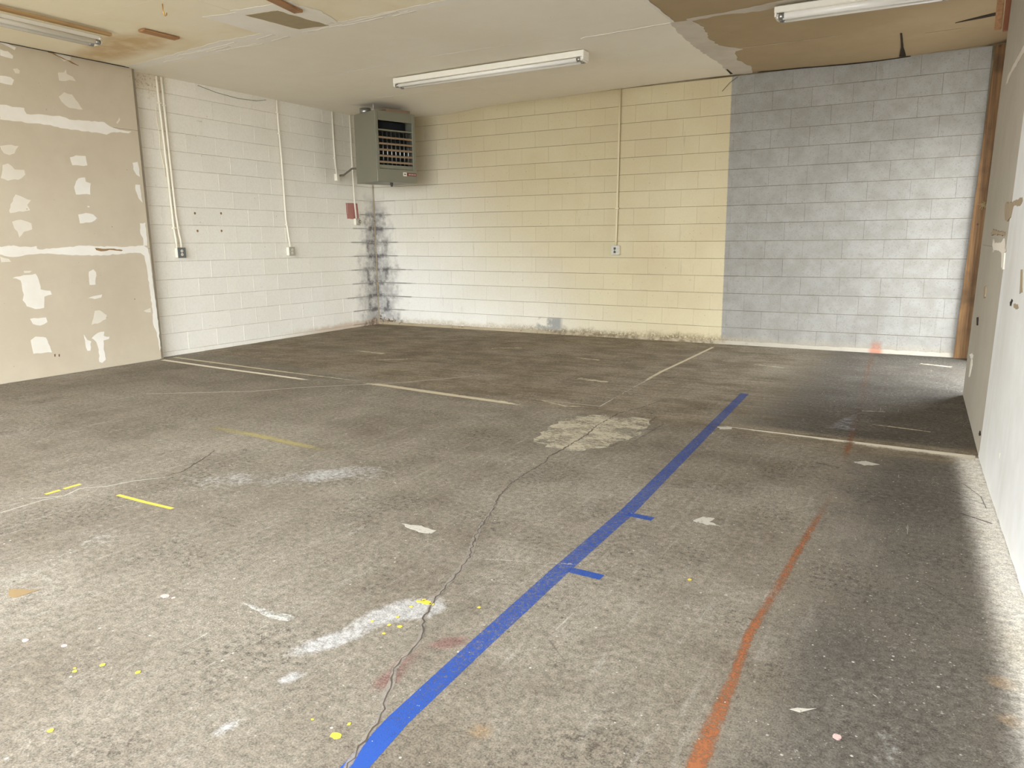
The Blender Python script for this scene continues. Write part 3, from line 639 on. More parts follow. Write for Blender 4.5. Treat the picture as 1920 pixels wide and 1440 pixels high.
# back wall: mortar plane set back behind the block faces
wall_back = struct(obj('wall_back', [(XL - .2, D + .004, -.02), (.62, D + .004, -.02), (.62, D + .004, 3.3), (XL - .2, D + .004, 3.3),
                                     (XL - .2, D + .2, -.02), (.62, D + .2, -.02), (.62, D + .2, 3.3), (XL - .2, D + .2, 3.3)],
                       [(0, 1, 2, 3), (7, 6, 5, 4), (0, 4, 5, 1), (3, 2, 6, 7), (1, 5, 6, 2), (0, 3, 7, 4)], M_MORT_B))
def off_b(x): return .035 * min(1, max(0, (-2.24 - x) / 5.38))
rb = random.Random(3)
SL, SR = .3978, .4092
for i in range(15):
    xs = [XL]
    x = -7.41 if i % 2 else -7.41 + SL / 2
    while x < -2.3: xs.append(x); x += SL
    x = -2.239 if i % 2 else -2.239 + SR / 2
    while x < .1: xs.append(x); x += SR
    xs.append(.2)
    for a, b in zip(xs[:-1], xs[1:]):
        L = b - a
        if L < .05: continue
        o = link('block', get_block(L, .2032, M_BACK, a < -2.4), wall_back)
        o.location = (a, D - rb.uniform(0, .0016), .2032 * i + off_b(a))
        o.rotation_euler = (0, math.atan((off_b(a) - off_b(b)) / L), 0)
# mortar fillet along the foot of the back wall
m = MB(); v = []; f = []
rfl = random.Random(8)
nf = 120
for i in range(nf + 1):
    x = XL + (.2 - XL) * i / nf; hh = .040 + rfl.uniform(-.005, .006); dd = .02 + rfl.uniform(-.004, .004)
    v += [(x, D - dd, .0), (x, D - dd * .75, hh * .55), (x, D - .0035, hh)]
for i in range(nf):
    for k in range(2): f.append((3 * i + k, 3 * i + 3 + k, 3 * i + 4 + k, 3 * i + 1 + k))
fo = obj('mortar_fillet', v, f, M_FILLET, wall_back); fo['label'] = 'stained mortar fillet at the foot of the wall'
MB().tube([(XL + .006, D - .006, .03), (XL + .008, D - .007, .6), (XL + .006, D - .006, 1.1), (XL + .008, D - .007, 1.6), (XL + .006, D - .006, 2.1)], .011, 6).obj('corner_bead', M_FILLET, wall_back)
# left block wall (far half of the left side)
wall_left = struct(obj('wall_left', [(XL - .004, 4.7, -.02), (XL - .004, D + .2, -.02), (XL - .004, D + .2, 3.3), (XL - .004, 4.7, 3.3),
                                     (XL - .2, 4.7, -.02), (XL - .2, D + .2, -.02), (XL - .2, D + .2, 3.3), (XL - .2, 4.7, 3.3)],
                       [(3, 2, 1, 0), (4, 5, 6, 7), (1, 5, 4, 0), (7, 6, 2, 3), (2, 6, 5, 1), (4, 7, 3, 0)], M_MORT_L))
def off_l(y): return .035 + (D - y) * .0055
for i in range(-1, 15):
    ys = [D]
    y = 8.545 if i % 2 else 8.735
    while y > 5.1: ys.append(y); y -= .402
    ys.append(max(y, 4.9))
    for a, b in zip(ys[:-1], ys[1:]):
        L = a - b
        # blocks run along -Y seen from the room: local +X of the block points to +Y of the world
        H = .2032
        zz = .2032 * i + off_l(b)
        if i == -1:
            H = off_l(b); zz = 0
        if L < .05: continue
        o = link('block', get_block(L, H, M_LEFT), wall_left)
        o.location = (XL + rb.uniform(0, .0016), b, zz)
        o.rotation_euler = (0, math.atan((off_l(b) - off_l(a)) / L), math.pi / 2)
# bolt holes and the red painted square on the left wall
lp = lambda u, v, h: (XL + .004 + h, u, v)
for k, (u, v) in enumerate([(5.766, 1.612), (6.13, 1.62), (5.78, 1.411), (6.116, 1.413)]):
    plate('bolt_hole', [(u + .014 * math.cos(a * .9), v + .016 * math.sin(a * .9)) for a in range(7)], .001, lp, M_TEAR, wall_left, 'small brown bolt hole' if k == 0 else None)
rs = random.Random(5)
plate('red_square', jag([(8.31, 1.82), (8.56, 1.82), (8.575, 1.595), (8.325, 1.595)], .04, .004, rs), .001, lp, M_REDPAINT, wall_left, 'faded red painted square on the block wall')

# ---------------------------------------------------------------- left drywall partition
KD = 7.49 / 7.555            # outlines were measured on a plane at 7.555 m
def kd(p): return [(u * KD, CAMH + (v - CAMH) * KD) for u, v in p]
WALL_PATCHES = [kd(p) for p in WALL_PATCHES]; WALL_JOINTS = [kd(p) for p in WALL_JOINTS]; WALL_TEAR = kd(WALL_TEAR); WALL_SCAR = kd(WALL_SCAR)
YE = 5.115 * KD
wall_dry = struct(obj('wall_left_near', [(XD - .013, -1.5, 0), (XD - .013, YE - .012, 0), (XD - .013, YE - .012, 3.2), (XD - .013, -1.5, 3.2), (XD - .06, -1.5, 0), (XD - .06, YE - .012, 0), (XD - .06, YE - .012, 3.2), (XD - .06, -1.5, 3.2)],
                      [(3, 2, 1, 0), (4, 5, 6, 7), (0, 1, 5, 4), (1, 2, 6, 5), (2, 3, 7, 6), (3, 0, 4, 7)], M_TAN))
for (z0, z1) in ((.006, 1.2185), (1.2205, 2.4385), (2.4405, 3.14)):
    for (y0, y1) in ((-1.5, 1.459), (1.461, YE)):
        m = MB().box((XD - .0065, (y0 + y1) / 2, (z0 + z1) / 2), (.0127, y1 - y0, z1 - z0), ch=.0015)
        m.obj('drywall_panel', M_TAN, wall_dry)
dp = lambda u, v, h: (XD + h, u, v)
rp = random.Random(11)
for k, p in enumerate(WALL_PATCHES):
    o = plate('plaster_patch', jag(p, .03, .006, rp), .0012, dp, M_PLASTER_T if k in (3, 4, 5, 6, 7, 8, 9, 14, 15, 19, 23, 28, 29) else M_PLASTER, wall_dry)
    if k == 0: o['label'] = 'white filler patch smeared over the tan board'
for k, p in enumerate(WALL_JOINTS):
    plate('plaster_joint', jag(p, .03, .005, rp), .001, dp, M_PLASTER, wall_dry, 'white ragged joint compound strip' if k == 0 else None)
# the strips go on towards the camera
for z0, z1 in ((1.19, 1.26), (2.40, 2.51)):
    plate('plaster_joint', jag([(-1.4, z0), (3.9, z0), (3.9, z1), (-1.4, z1)], .05, .01, rp), .0009, dp, M_PLASTER, wall_dry)
plate('torn_paper', jag(WALL_TEAR, .03, .004, rp), .0018, dp, M_TEAR, wall_dry, 'brown torn paper in the joint')
plate('gouge', jag([(u, v * .5 + (3.06 - (u - 4.25) * .29 - .06) * .5 + .035) for u, v in WALL_SCAR], .03, .006, rp), .0022, dp, M_TEAR, wall_dry, 'dark gouge below the ceiling')
for y, z in ((3.935, .205), (3.975, .2)):
    plate('red_mark', [(y - .005, z - .012), (y + .004, z - .012), (y + .006, z + .012), (y - .003, z + .012)], .002, dp, M_REDBADGE, wall_dry)

# ---------------------------------------------------------------- right wall (leaning a little, in two runs)
LEAN = .0145
def RWp(u, v, h):
    return (float(wall_x(u)) + LEAN * v - h, u, v)
wall_right = struct(obj('wall_right', [RWp(-1.5, -.02, -.014), RWp(4.879, -.02, -.014), RWp(6.78, -.02, -.014), RWp(6.78, 3.3, -.014), RWp(4.879, 3.3, -.014), RWp(-1.5, 3.3, -.014),
                                      RWp(-1.5, -.02, -.12), RWp(4.879, -.02, -.12), RWp(6.78, -.02, -.12), RWp(6.78, 3.3, -.12), RWp(4.879, 3.3, -.12), RWp(-1.5, 3.3, -.12)],
                        [(0, 1, 4, 5), (1, 2, 3, 4), (11, 10, 7, 6), (10, 9, 8, 7), (2, 8, 9, 3), (0, 5, 11, 6), (0, 6, 7, 1), (1, 7, 8, 2), (5, 4, 10, 11), (4, 3, 9, 10)], M_WOODD))
# side wall of the far bay, hidden from here by the board in front, with its open side door
SD0, SD1, SDH = 7.15, 8.45, 2.3
swm = MB().box((.72, (6.6 + SD0) / 2, 1.6), (.16, SD0 - 6.6, 3.3)).box((.72, (SD1 + 9.2) / 2, 1.6), (.16, 9.2 - SD1, 3.3)).box((.72, (SD0 + SD1) / 2, (SDH + 3.25) / 2), (.16, SD1 - SD0, 3.25 - SDH))
struct(swm.obj('wall_right_far', M_RTAN))
def rpanel(y0, y1, z0, z1, mat, h0=-.0127, h1=0, name='drywall_panel'):
    v = [RWp(y0, z0, h1), RWp(y1, z0, h1), RWp(y1, z1, h1), RWp(y0, z1, h1), RWp(y0, z0, h0), RWp(y1, z0, h0), RWp(y1, z1, h0), RWp(y0, z1, h0)]
    return obj(name, v, [(0, 1, 2, 3), (7, 6, 5, 4), (0, 4, 5, 1), (1, 5, 6, 2), (2, 6, 7, 3), (3, 7, 4, 0)], mat, wall_right)
for z0, z1 in ((.004, 1.1815), (1.183, 2.287), (2.2885, 3.2)):
    rpanel(4.8795, 6.805, z0, z1, M_RTAN)
    for y0, y1 in ((-1.5, 1.22), (1.222, 4.8785)):
        rpanel(y0, y1, z0, z1, M_RTAN if z0 > 2 else M_RWHITE)
rr = random.Random(21)
# white primer lapping over the old corner line
wp = [(u, v) for u, v in RW_BOUND]
wpoly = [(4.86, 2.2), (4.80, 1.8)] + wp + [(4.5, .004), (-1.4, .004), (-1.4, 2.28), (4.85, 2.28)]
plate('primer_edge', jag(wpoly, .06, .004, rr), .004, RWp, M_RWHITE, wall_right, 'ragged edge of the white primer coat')
rpanel(6.8052, 6.8075, .004, 3.2, M_IVORY, name='panel_edge')
for k, p in enumerate(RW_MARKS):
    plate('torn_paper' if k in (0, 1) else ('plaster_patch' if k == 2 else 'brown_stain'), jag(p, .03, .005, rr), .005 + .0004 * k, RWp, M_RSTAIN if k != 2 else M_PLASTER_T, wall_right, ('brown torn paper smear', 'row of brown scrape marks', 'white filler smear', 'orange brown run', 'brown scrape')[k])
for k, p in enumerate(RW_M2):
    plate(('gouge', 'plaster_chip', 'gouge', 'brown_stain', 'gouge', 'plaster_chip')[k], jag(p, .02, .004, rr), .005, RWp, (M_DARK, M_IVORY, M_DARK, M_RSTAIN, M_DARK, M_IVORY)[k], wall_right)
plate('plaster_joint', jag(RW_STRIP, .05, .006, rr), .001, RWp, M_PLASTER_G, wall_right, 'pale joint compound strip')

# ---------------------------------------------------------------- ceiling
def zc(x, y):
    s = .075 * math.exp(-((x + 6.35) / .75) ** 2) * math.exp(-((D - y) / .55) ** 2)
    s += .02 * math.exp(-((x + .9) / .6) ** 2) * math.exp(-((D - y) / .4) ** 2)
    s += .012 * math.sin(x * 1.7) * math.sin(y * 1.3)
    return ZC - s
ceiling = struct(obj('ceiling', [(XL - .25, -1.5, 3.16), (.8, -1.5, 3.16), (.8, D + .25, 3.16), (XL - .25, D + .25, 3.16), (XL - .25, -1.5, 3.26), (.8, -1.5, 3.26), (.8, D + .25, 3.26), (XL - .25, D + .25, 3.26)],
                     [(3, 2, 1, 0), (4, 5, 6, 7), (0, 1, 5, 4), (1, 2, 6, 5), (2, 3, 7, 6), (3, 0, 4, 7)], M_DARK))
def cpanel(x0, x1, y0, y1, mat, dz=0.0, label=None):
    g = .0005
    x0 += g; x1 -= g; y0 += g; y1 -= g
    a = max(2, int((x1 - x0) / .15)); b = max(2, int((y1 - y0) / .15))
    v = []; f = []
    for j in range(b + 1):
        for i in range(a + 1):
            x = x0 + (x1 - x0) * i / a; y = y0 + (y1 - y0) * j / b
            v.append((x, y, zc(x, y) + dz))
    for j in range(b):
        for i in range(a):
            q = j * (a + 1) + i
            f.append((q, q + a + 1, q + a + 2, q + 1))
    rim = [i for i in range(a + 1)] + [j * (a + 1) + a for j in range(1, b + 1)] + [b * (a + 1) + i for i in range(a - 1, -1, -1)] + [j * (a + 1) for j in range(b - 1, 0, -1)]
    up = [(v[i][0], v[i][1], v[i][2] + .0127) for i in rim]
    n = len(v); m_ = len(rim)
    v += [v[i] for i in rim] + up
    for k in range(m_):
        k2 = (k + 1) % m_
        f.append((n + k, n + k2, n + m_ + k2, n + m_ + k))
    o = obj('ceiling_panel', v, f, mat, ceiling, True)
    if label: o['label'] = label
XC = -2.17
first = True
for (y0, y1, mat, lab) in ((-1.5, 1.39, M_CEIL_CREAM, None), (1.39, 2.61, M_CEIL_CREAM, None), (2.61, 3.83, M_CEIL_CREAM, None), (3.83, 5.05, M_CEIL_CREAM, 'cream painted ceiling board'),
                           (5.05, 6.42, M_CEIL_GREY, None), (6.42, 7.76, M_CEIL_GREY, None), (7.76, 9.1, M_CEIL_GREY, 'dusty white ceiling board')):
    for (x0, x1) in ((XL - .2, -5.03), (-5.03, XC)):
        cpanel(x0, x1, y0, y1, mat, rb.uniform(-.0004, .0004), lab if x0 > -6 else None)
for (y0, y1, lab) in ((-1.5, 1.5, None), (1.5, 4.05, None), (4.05, 6.5, None), (6.5, 7.74, None), (7.74, 9.1, 'bare brown ceiling board')):
    cpanel(XC, .75, y0, y1, M_CEIL_BROWN, rb.uniform(-.0004, .0004), lab)
cp = lambda u, v, h: (u, v, zc(u, v) - .002 - h)
rc = random.Random(31)
def cdecal(name, poly, mat, label=None, th=.0015, step=.05, amp=.012):
    # split long plates so that they follow the sag
    o = plate(name, jag(poly, step, amp, rc), th, cp, mat, ceiling, label)
    return o
cdecal('plaster_joint', [(-7.55, 5.0), (-6.6, 4.93), (-5.9, 4.86), (-5.2, 4.9), (-4.6, 5.0), (-3.7, 5.0), (-2.2, 5.0), (-2.2, 5.12), (-3.7, 5.1), (-4.6, 5.16), (-5.3, 5.12), (-6.2, 5.13), (-7.55, 5.12)], M_PLASTER_C, 'ragged joint compound along the old partition line')
cdecal('plaster_joint', [(-5.36, 4.3), (-5.0, 4.36), (-4.98, 5.0), (-5.36, 4.98)], M_PLASTER_C)
cdecal('plaster_joint', [(-4.74, 4.45), (-4.5, 4.4), (-4.45, 4.7), (-4.56, 5.0), (-4.7, 5.02)], M_PLASTER_C)
cdecal('plaster_joint', [(-5.03, 4.30), (-4.45, 4.38), (-4.5, 4.5), (-5.03, 4.46)], M_PLASTER_C)
for q in range(26):
    xx = rc.uniform(-7.3, -2.4); yy = 5.06 + rc.uniform(-.09, .09) + (.05 if xx > -4.5 else -.02); ln = rc.uniform(.12, .5)
    cdecal('plaster_ridge', [(xx, yy), (xx + ln, yy + rc.uniform(-.03, .03)), (xx + ln, yy + .012), (xx, yy + .016)], M_PLASTER, None, .003, .05, .006)
cdecal('bare_patch', [(-5.02, 4.43), (-4.72, 4.49), (-4.69, 5.03), (-4.98, 4.97)], M_CEIL_PATCH, 'bare brown rectangle in the ceiling paint', .003, .06, .01)
cdecal('plaster_joint', [(-2.22, 6.5), (-2.03, 6.52), (-2.0, 6.8), (-2.07, 7.2), (-2.06, 7.5), (-1.9, 7.78), (-1.98, 7.83), (-2.06, 8.2), (-2.0, 8.6), (-2.06, 8.93), (-2.3, 8.93), (-2.26, 8.2), (-2.28, 7.5)], M_PLASTER_G, 'grey joint compound beside the brown boards', .002)
cdecal('plaster_joint', [(-2.06, 6.48), (-1.7, 6.48), (-1.3, 6.44), (-.6, 6.44), (-.6, 6.60), (-1.3, 6.58), (-1.5, 6.62), (-1.75, 6.54), (-2.06, 6.55)], M_PLASTER_G)
cdecal('plaster_ridge', [(-2.2, 6.49), (-3.0, 6.50), (-3.05, 6.53), (-2.2, 6.52)], M_PLASTER, None, .004, .05, .006)
cdecal('plaster_ridge', [(XC - .015, 4.9), (XC + .012, 4.9), (XC + .012, 6.45), (XC - .015, 6.45)], M_PLASTER, None, .004, .05, .006)
for x0, x1, y, w in ((-5.9, -5.1, 6.42, .015), (-4.6, -3.9, 6.4, .01), (-6.75, -6.2, 7.76, .015), (-1.95, -1.0, 7.73, .012), (-.35, -.05, 8.1, .012)):
    cdecal('plaster_ridge', [(x0, y - w), (x1, y - w * .4), (x1, y + w * .4), (x0, y + w)], M_PLASTER_C if x0 < -2.2 else M_SCRATCH, None, .0012, .04, .007)
for p, nm in (([(-.545, 7.95), (-.53, 7.95), (-.545, 8.5), (-.54, 8.86), (-.60, 8.86), (-.565, 8.5)], 'ceiling_crack'), ([(-.12, 7.86), (.07, 7.76), (.21, 7.69), (.225, 7.79), (.07, 7.83)], 'ceiling_crack'), ([(-2.29, 8.86), (-2.27, 8.6), (-2.255, 8.6), (-2.262, 8.86)], 'ceiling_crack')):
    cdecal(nm, p, M_DARK, 'dark open split in the ceiling board', .004, .1, .001)
MB().box((XD - .028, YE + .016, 1.53), (.04, .03, 3.05)).obj('end_shade_strip', M_ENDSHADE, wall_dry)  # brown strip added as the shadow line past the drywall end
cdecal('ceiling_gap', [(XD - .01, 3.0), (XD + .010, 3.0), (XD + .014, 4.2), (XD + .022, 5.03), (XD - .01, 5.05)], M_DARK, 'dark crack between the tan wall and the ceiling', .003, .06, .005)
cdecal('ceiling_gap', [(-2.0, 8.905), (-1.5, 8.89), (-1.0, 8.885), (-.5, 8.90), (-.5, 8.93), (-2.0, 8.93)], M_DARK, 'dark gap where the ceiling meets the block wall', .003, .06, .008)

# ---------------------------------------------------------------- front wall with the open garage door, driveway
fw = MB()
fw.box(((XL - .2 + DOOR_X0) / 2, DOOR_Y - .08, 1.6), (DOOR_X0 - XL + .2, .16, 3.3))
fw.box(((.8 + DOOR_X1) / 2, DOOR_Y - .08, 1.6), (.8 - DOOR_X1, .16, 3.3))
fw.box(((DOOR_X0 + DOOR_X1) / 2, DOOR_Y - .08, (DOOR_H + 3.25) / 2), (DOOR_X1 - DOOR_X0, .16, 3.25 - DOOR_H))
struct(fw.obj('wall_front', M_RWHITE))
struct(obj('driveway', [(-40, -40, -.03), (40, -40, -.03), (40, 40, -.03), (-40, 40, -.03)], [(0, 1, 2, 3)], M_ASPHALT))

# ---------------------------------------------------------------- paint, cracks and dirt on the floor (parts of the floor)
fpl = fp()
# blue line: its two measured edges give the middle line and the width
bl = [((a[0] + b[0]) / 2, (a[1] + b[1]) / 2) for a, b in zip(BLUE_L, BLUE_R)]
bl = [(-1.138, .9)] + bl
bw = [.068, .068, .068, .07, .075, .075, .07]
strip('blue_line', bl, bw, fpl, M_BLUE, floor, [1.2, 1.0, .78, .68, .66, .66, .62], rows=(-1, -.94, .94, 1), prof=(0, 1, 1, 0), label='worn blue painted line down the floor', sub=.04)
for k, t in enumerate(TICKS):
    a = ((t[0][0] + t[3][0]) / 2, (t[0][1] + t[3][1]) / 2); b = ((t[1][0] + t[2][0]) / 2, (t[1][1] + t[2][1]) / 2)
    strip('blue_tick', [(a[0] + .02, a[1]), b], .05, fp(.0006), M_BLUE, floor, [.72, .8 - .05 * (1 - k)], rows=(-1, -.9, .9, 1), prof=(0, 1, 1, 0), label='short blue tick beside the blue line' if k == 0 else None, sub=.03)
ow = [.075, .075, .07, .05, .05, .055, .05, .05, .05, .055, .07, .07, .08, .09, .1, .11]
os_ = [1.25, 1.25, 1.0, 1.0, 1.05, .8, 1.0, .85, .55, .3, .85, .55, .5, .55, .6, .55]
strip('orange_line', ORANGE, ow, fpl, M_ORANGE, floor, os_, prof=(0, .8, 1, .8, 0), label='rusty orange sprayed line along the floor', sub=.05)
# footprints of removed partitions: crisp far edge, feathered near edge
strip('plate_mark', [(-7.46, 5.06), (-6.4, 4.98), (-5.3, 4.92), (-5.0, 4.90)], .075, fpl, M_CREAMP, floor, [1.6, 1.5, 1.1, .3], prof=(0, 1.1, 1.1, .7, 0), label='beige paint edge of a removed partition')
strip('plate_mark', [(-7.5, 5.24), (-6.4, 5.17), (-5.6, 5.12), (-4.4, 5.08)], .06, fpl, M_BEIGE, floor, [1.5, 1.25, .8, .4], prof=(0, 1, 1, .7, 0))
strip('plate_mark', [(-4.5, 5.03), (-4.27, 5.03), (-3.7, 4.97), (-2.95, 4.91), (-2.7, 4.88)], .11, fpl, M_BEIGE, floor, [.5, 1.2, 1.25, 1.0, .3], prof=(0, 1, .9, .55, 0))
strip('plate_mark', [(-1.3, 4.94), (-1.05, 4.925), (-.6, 4.91), (-.2, 4.90), (.235, 4.885)], [.08, .12, .2, .26, .32], fpl, M_CREAMP, floor, [.3, 1.0, 1.45, 1.7, 1.8], rows=(-1, -.5, -.15, 0, .14, .17), prof=(0, .25, .5, 1, 1.1, 0), label='cream overspray edge in front of the dark bay')
for k, (pts, w) in enumerate([([(-5.95, 6.55), (-5.5, 6.5)], .14), ([(-5.3, 6.1), (-5.0, 6.3)], .1), ([(-2.85, 6.1), (-2.55, 6.05)], .14), ([(-3.4, 7.2), (-3.1, 7.15)], .08), ([(-4.6, 7.4), (-4.3, 7.6)], .1), ([(-.15, 8.35), (.12, 8.25)], .12), ([(-1.6, 7.6), (-1.3, 7.5)], .06), ([(-.45, 5.85), (-.3, 5.9)], .03), ([(-2.75, 5.12), (-2.45, 5.0), (-2.3, 5.05)], .05), ([(-.35, 5.45), (.0, 5.4)], .04)]):
    strip('pale_scuff', pts, w, fp(.0005), M_BEIGE, floor, [.5, .75, .5][:len(pts)] if len(pts) == 3 else [.6, .7], prof=(0, .8, 1, .8, 0), label='pale scuffed patch' if k == 0 else None)
strip('pale_triangle', [(-.52, 5.2), (-.50, 5.5), (-.47, 5.75)], [.20, .11, .01], fp(.0004), M_PALEP, floor, [.42, .42, .4], rows=(-1, -.9, .9, 1), prof=(0, 1, 1, 0), label='faint pale triangle')
strip('cream_line', LINE_FAR, .04, fp(.0005), M_BEIGE, floor, [.55, .8, .85, 1.0], rows=(-1, -.8, .8, 1), prof=(0, 1, 1, 0), label='thin cream line running to the back wall')
strip('yellow_stripe', [(-4.35, 3.27), (-3.95, 3.27), (-3.5, 3.24), (-3.1, 3.2)], .11, fpl, M_YSTRIPE, floor, [.7, 1.2, 1.2, .3], prof=(0, .8, 1, .8, 0), label='faint yellow stripe')
rf = random.Random(77)
strip('yellow_dash', [(-3.925, 1.925), (-3.925, 2.00)], .03, fp(.0006), M_YDASH, floor, [1.0, .9], rows=(-1, -.8, .8, 1), prof=(0, 1, 1, 0), label='broken yellow paint dash', sub=.02)
strip('yellow_dash', [(-3.928, 2.02), (-3.928, 2.11)], .03, fp(.0006), M_YDASH, floor, [.9, 1.0], rows=(-1, -.8, .8, 1), prof=(0, 1, 1, 0), sub=.02)
strip('yellow_dash', [(-3.58, 2.10), (-3.36, 2.10), (-3.15, 2.108)], .026, fp(.0006), M_YDASH, floor, [.95, 1.0, .85], rows=(-1, -.8, .8, 1), prof=(0, 1, 1, 0), sub=.02)
plate('worn_patch', jag(PATCH_WORN, .05, .03, rf), .0004, fp(), M_WORNP, floor, 'worn cream paint patch on the concrete')
for k, p in enumerate(CHIPS):
    plate('brown_smear' if k == 3 else 'paint_chip', jag(p, .02, .006, rf), .0006, fp(.0006), (M_BROWNDIRT if k == 3 else M_THINP if k == 5 else M_CHIP), floor, {0: 'white paint chip', 3: 'brown smear'}.get(k))
def splat(c, r, n=11):
    sx = rf.uniform(.8, 1.5); ph = rf.uniform(0, 6)
    return [(c[0] + r * sx * math.cos(2 * math.pi * i / n + ph) * rf.uniform(.75, 1.1), c[1] + r * math.sin(2 * math.pi * i / n + ph) * rf.uniform(.75, 1.1)) for i in range(n)]
for k, (c, r) in enumerate(DROPS_Y):
    plate('yellow_drop', splat(c, r * .72), .0006, fp(.0005), M_YELLOW, floor, 'yellow paint drop' if k == 0 else None)
for k, (c, r) in enumerate(DROPS_P):
    plate('pink_drop', splat(c, r * .7), .0006, fp(.0005), M_PINK, floor, 'pale pink paint drop' if k == 0 else None)
# main crack: dark irregular slot with a crumbling pale rim
def crack(pts, w, name, mat, h, rnd, step=.02, wob=.006):
    P = []
    for a, b in zip(pts[:-1], pts[1:]):
        a = np.array(a); b = np.array(b); L = np.hypot(*(b - a)); k = max(1, int(L / step)); nn = np.array([-(b - a)[1], (b - a)[0]]) / max(L, 1e-6)
        for j in range(k): P.append(a + (b - a) * j / k + nn * rnd.uniform(-wob, wob))
    P.append(np.array(pts[-1]))
    v = []; f = []
    for i, p in enumerate(P):
        t = P[min(i + 1, len(P) - 1)] - P[max(i - 1, 0)]; t = t / max(np.hypot(*t), 1e-9); nn = np.array([-t[1], t[0]])
        ww = w(i / len(P)) * rnd.uniform(.4, 1.3)
        for s in (-1, 1): q = p + nn * s * ww / 2; v.append((q[0], q[1], h))
    for i in range(len(P) - 1): f.append((2 * i, 2 * i + 1, 2 * i + 3, 2 * i + 2))
    return obj(name, v, f, mat, floor), P
rk = random.Random(9)
ck, P_ = crack(CRACK_MAIN, lambda t: .0052 if t < .6 else .006 + .003 * t, 'floor_crack', M_CRACK, .0012, rk)
ck['label'] = 'long jagged crack in the concrete'
strip('crack_rim', CRACK_MAIN[:22], [.03, .03, .025, .025, .03, .04, .035, .03, .025, .025, .03, .025, .02, .03, .045, .05, .045, .03, .025, .025, .02, .02], fp(.0007), M_CRACKR, floor, [1.05] * 22, prof=(0, .8, 1, .8, 0), label='crumbled pale rim of the crack', sub=.03)
strip('crack_rim', CRACK_MAIN[21:27], .022, fp(.0007), M_CRACKR, floor, [.8] * 6, prof=(0, .7, 1, .7, 0), sub=.03)
for k, pts in enumerate(CRACKS_WHITE):
    wd = [.013, .007, .012, .022, .008, .010, .016][k]
    strip('fine_crack', pts, wd, fp(.0006), M_PALEC, floor, [[.8, .9, .8, 1, 1, .8], [.5, .5, .5, .5, .3], [.9, 1, .9, .8], [.5, .8, .95, 1, 1, 1, 1, 1, .9, .9, .7], [.6, .75, .7, .6, .45, .4, .45, .5, .5, .5, .4], [.45, .5, .45, .4], [.9, .9, 1, .55, .7, .9]][k], prof=(0, 1, 1, 1, 0), label='fine white filled crack' if k == 0 else None, sub=.03)
ck2, _ = crack([(-3.641, 2.414), (-3.63, 2.507), (-3.697, 2.643), (-3.753, 2.759), (-3.832, 2.886)], lambda t: .005, 'fine_crack', M_CRACK, .0012, rk)
ck3, _ = crack([(-3.958, 6.188), (-3.946, 6.756), (-3.741, 6.978), (-3.741, 7.495)], lambda t: .008, 'fine_crack', M_CRACK, .0012, rk)
# black scuffs near the right wall and thin drag marks
for k, (pts, w, s) in enumerate([([(.12, 4.15), (.2, 4.05), (.26, 4.0)], .02, .9), ([(.17, 4.3), (.24, 4.12), (.255, 3.95)], .008, 1.2), ([(.15, 3.82), (.27, 3.74)], .022, 1.3), ([(.02, 2.95), (.2, 2.75)], .02, .8),
                                 ([(-1.03, 1.95), (-.9, 1.84)], .012, .9), ([(-1.5, 1.45), (-1.62, 1.33)], .02, .7), ([(-1.66, 3.0), (-1.9, 2.9)], .02, .6), ([(-2.6, 4.55), (-2.9, 4.35)], .06, .7), ([(-2.45, 4.5), (-2.3, 4.42)], .05, .6),
                                 ([(-1.70, 4.1), (-1.68, 4.5), (-1.72, 5.0)], .03, .9), ([(-1.62, 4.3), (-1.6, 4.8)], .03, .8), ([(-.55, 4.35), (-.42, 4.3)], .05, .9), ([(-.52, 3.3), (-.35, 3.15)], .08, .6)]):
    strip('black_scuff', pts, w, fp(.0007), M_BLACKMARK, floor, [s * .75] * len(pts), prof=(0, .9, 1, .9, 0), label='black scuff mark' if k == 0 else None)
for k, (a, b, w) in enumerate([((-1.3, 2.2), (-1.08, 2.7), .006), ((-.2, 2.2), (.0, 2.05), .01), ((-.23, 2.9), (-.05, 2.82), .006), ((-.62, 1.9), (-.46, 1.72), .006), ((-2.0, .95), (-1.72, 1.12), .006), ((-1.65, 1.0), (-1.8, 1.3), .005), ((-.05, 3.0), (.02, 2.9), .02), ((-.2, 2.68), (-.1, 2.66), .016)]):
    w *= .6
    strip('white_scrape', [a, ((a[0] + b[0]) / 2 + rf.uniform(-.015, .015), (a[1] + b[1]) / 2), b], w, fp(.0007), M_PALEC, floor, [.3, .6, .3], prof=(0, 1, 1, 1, 0), label='thin white scrape' if k == 0 else None, sub=.03)
# countless small flecks of paint and grit: one object
sv, sf = [], []
def fleck(x, y, r, n=5):
    k = len(sv); ph = rf.uniform(0, 6); e = rf.uniform(.5, 1)
    for i in range(n):
        a = 2 * math.pi * i / n + ph
        sv.append((x + r * math.cos(a) * rf.uniform(.6, 1.2), y + r * e * math.sin(a) * rf.uniform(.6, 1.2), .0008))
    sf.append(tuple(range(k, k + n)))
for _ in range(1500):
    y = .8 + 7.5 * rf.random() ** 1.6; x = rf.uniform(-.9 - .62 * y, .3)
    if x < wall_x(y) - .03: fleck(x, y, rf.choice((.001, .0013, .0018, .003)) * (.8 + .16 * y))
for _ in range(420):
    y = rf.uniform(1.1, 3.8); x = rf.gauss(-.08, .16)
    if x < wall_x(y) - .05: fleck(x, y, rf.choice((.001, .0012, .0015, .002, .0035)))
fl = obj('paint_flecks', sv, sf, M_CHIP, floor); fl['kind'] = 'stuff'

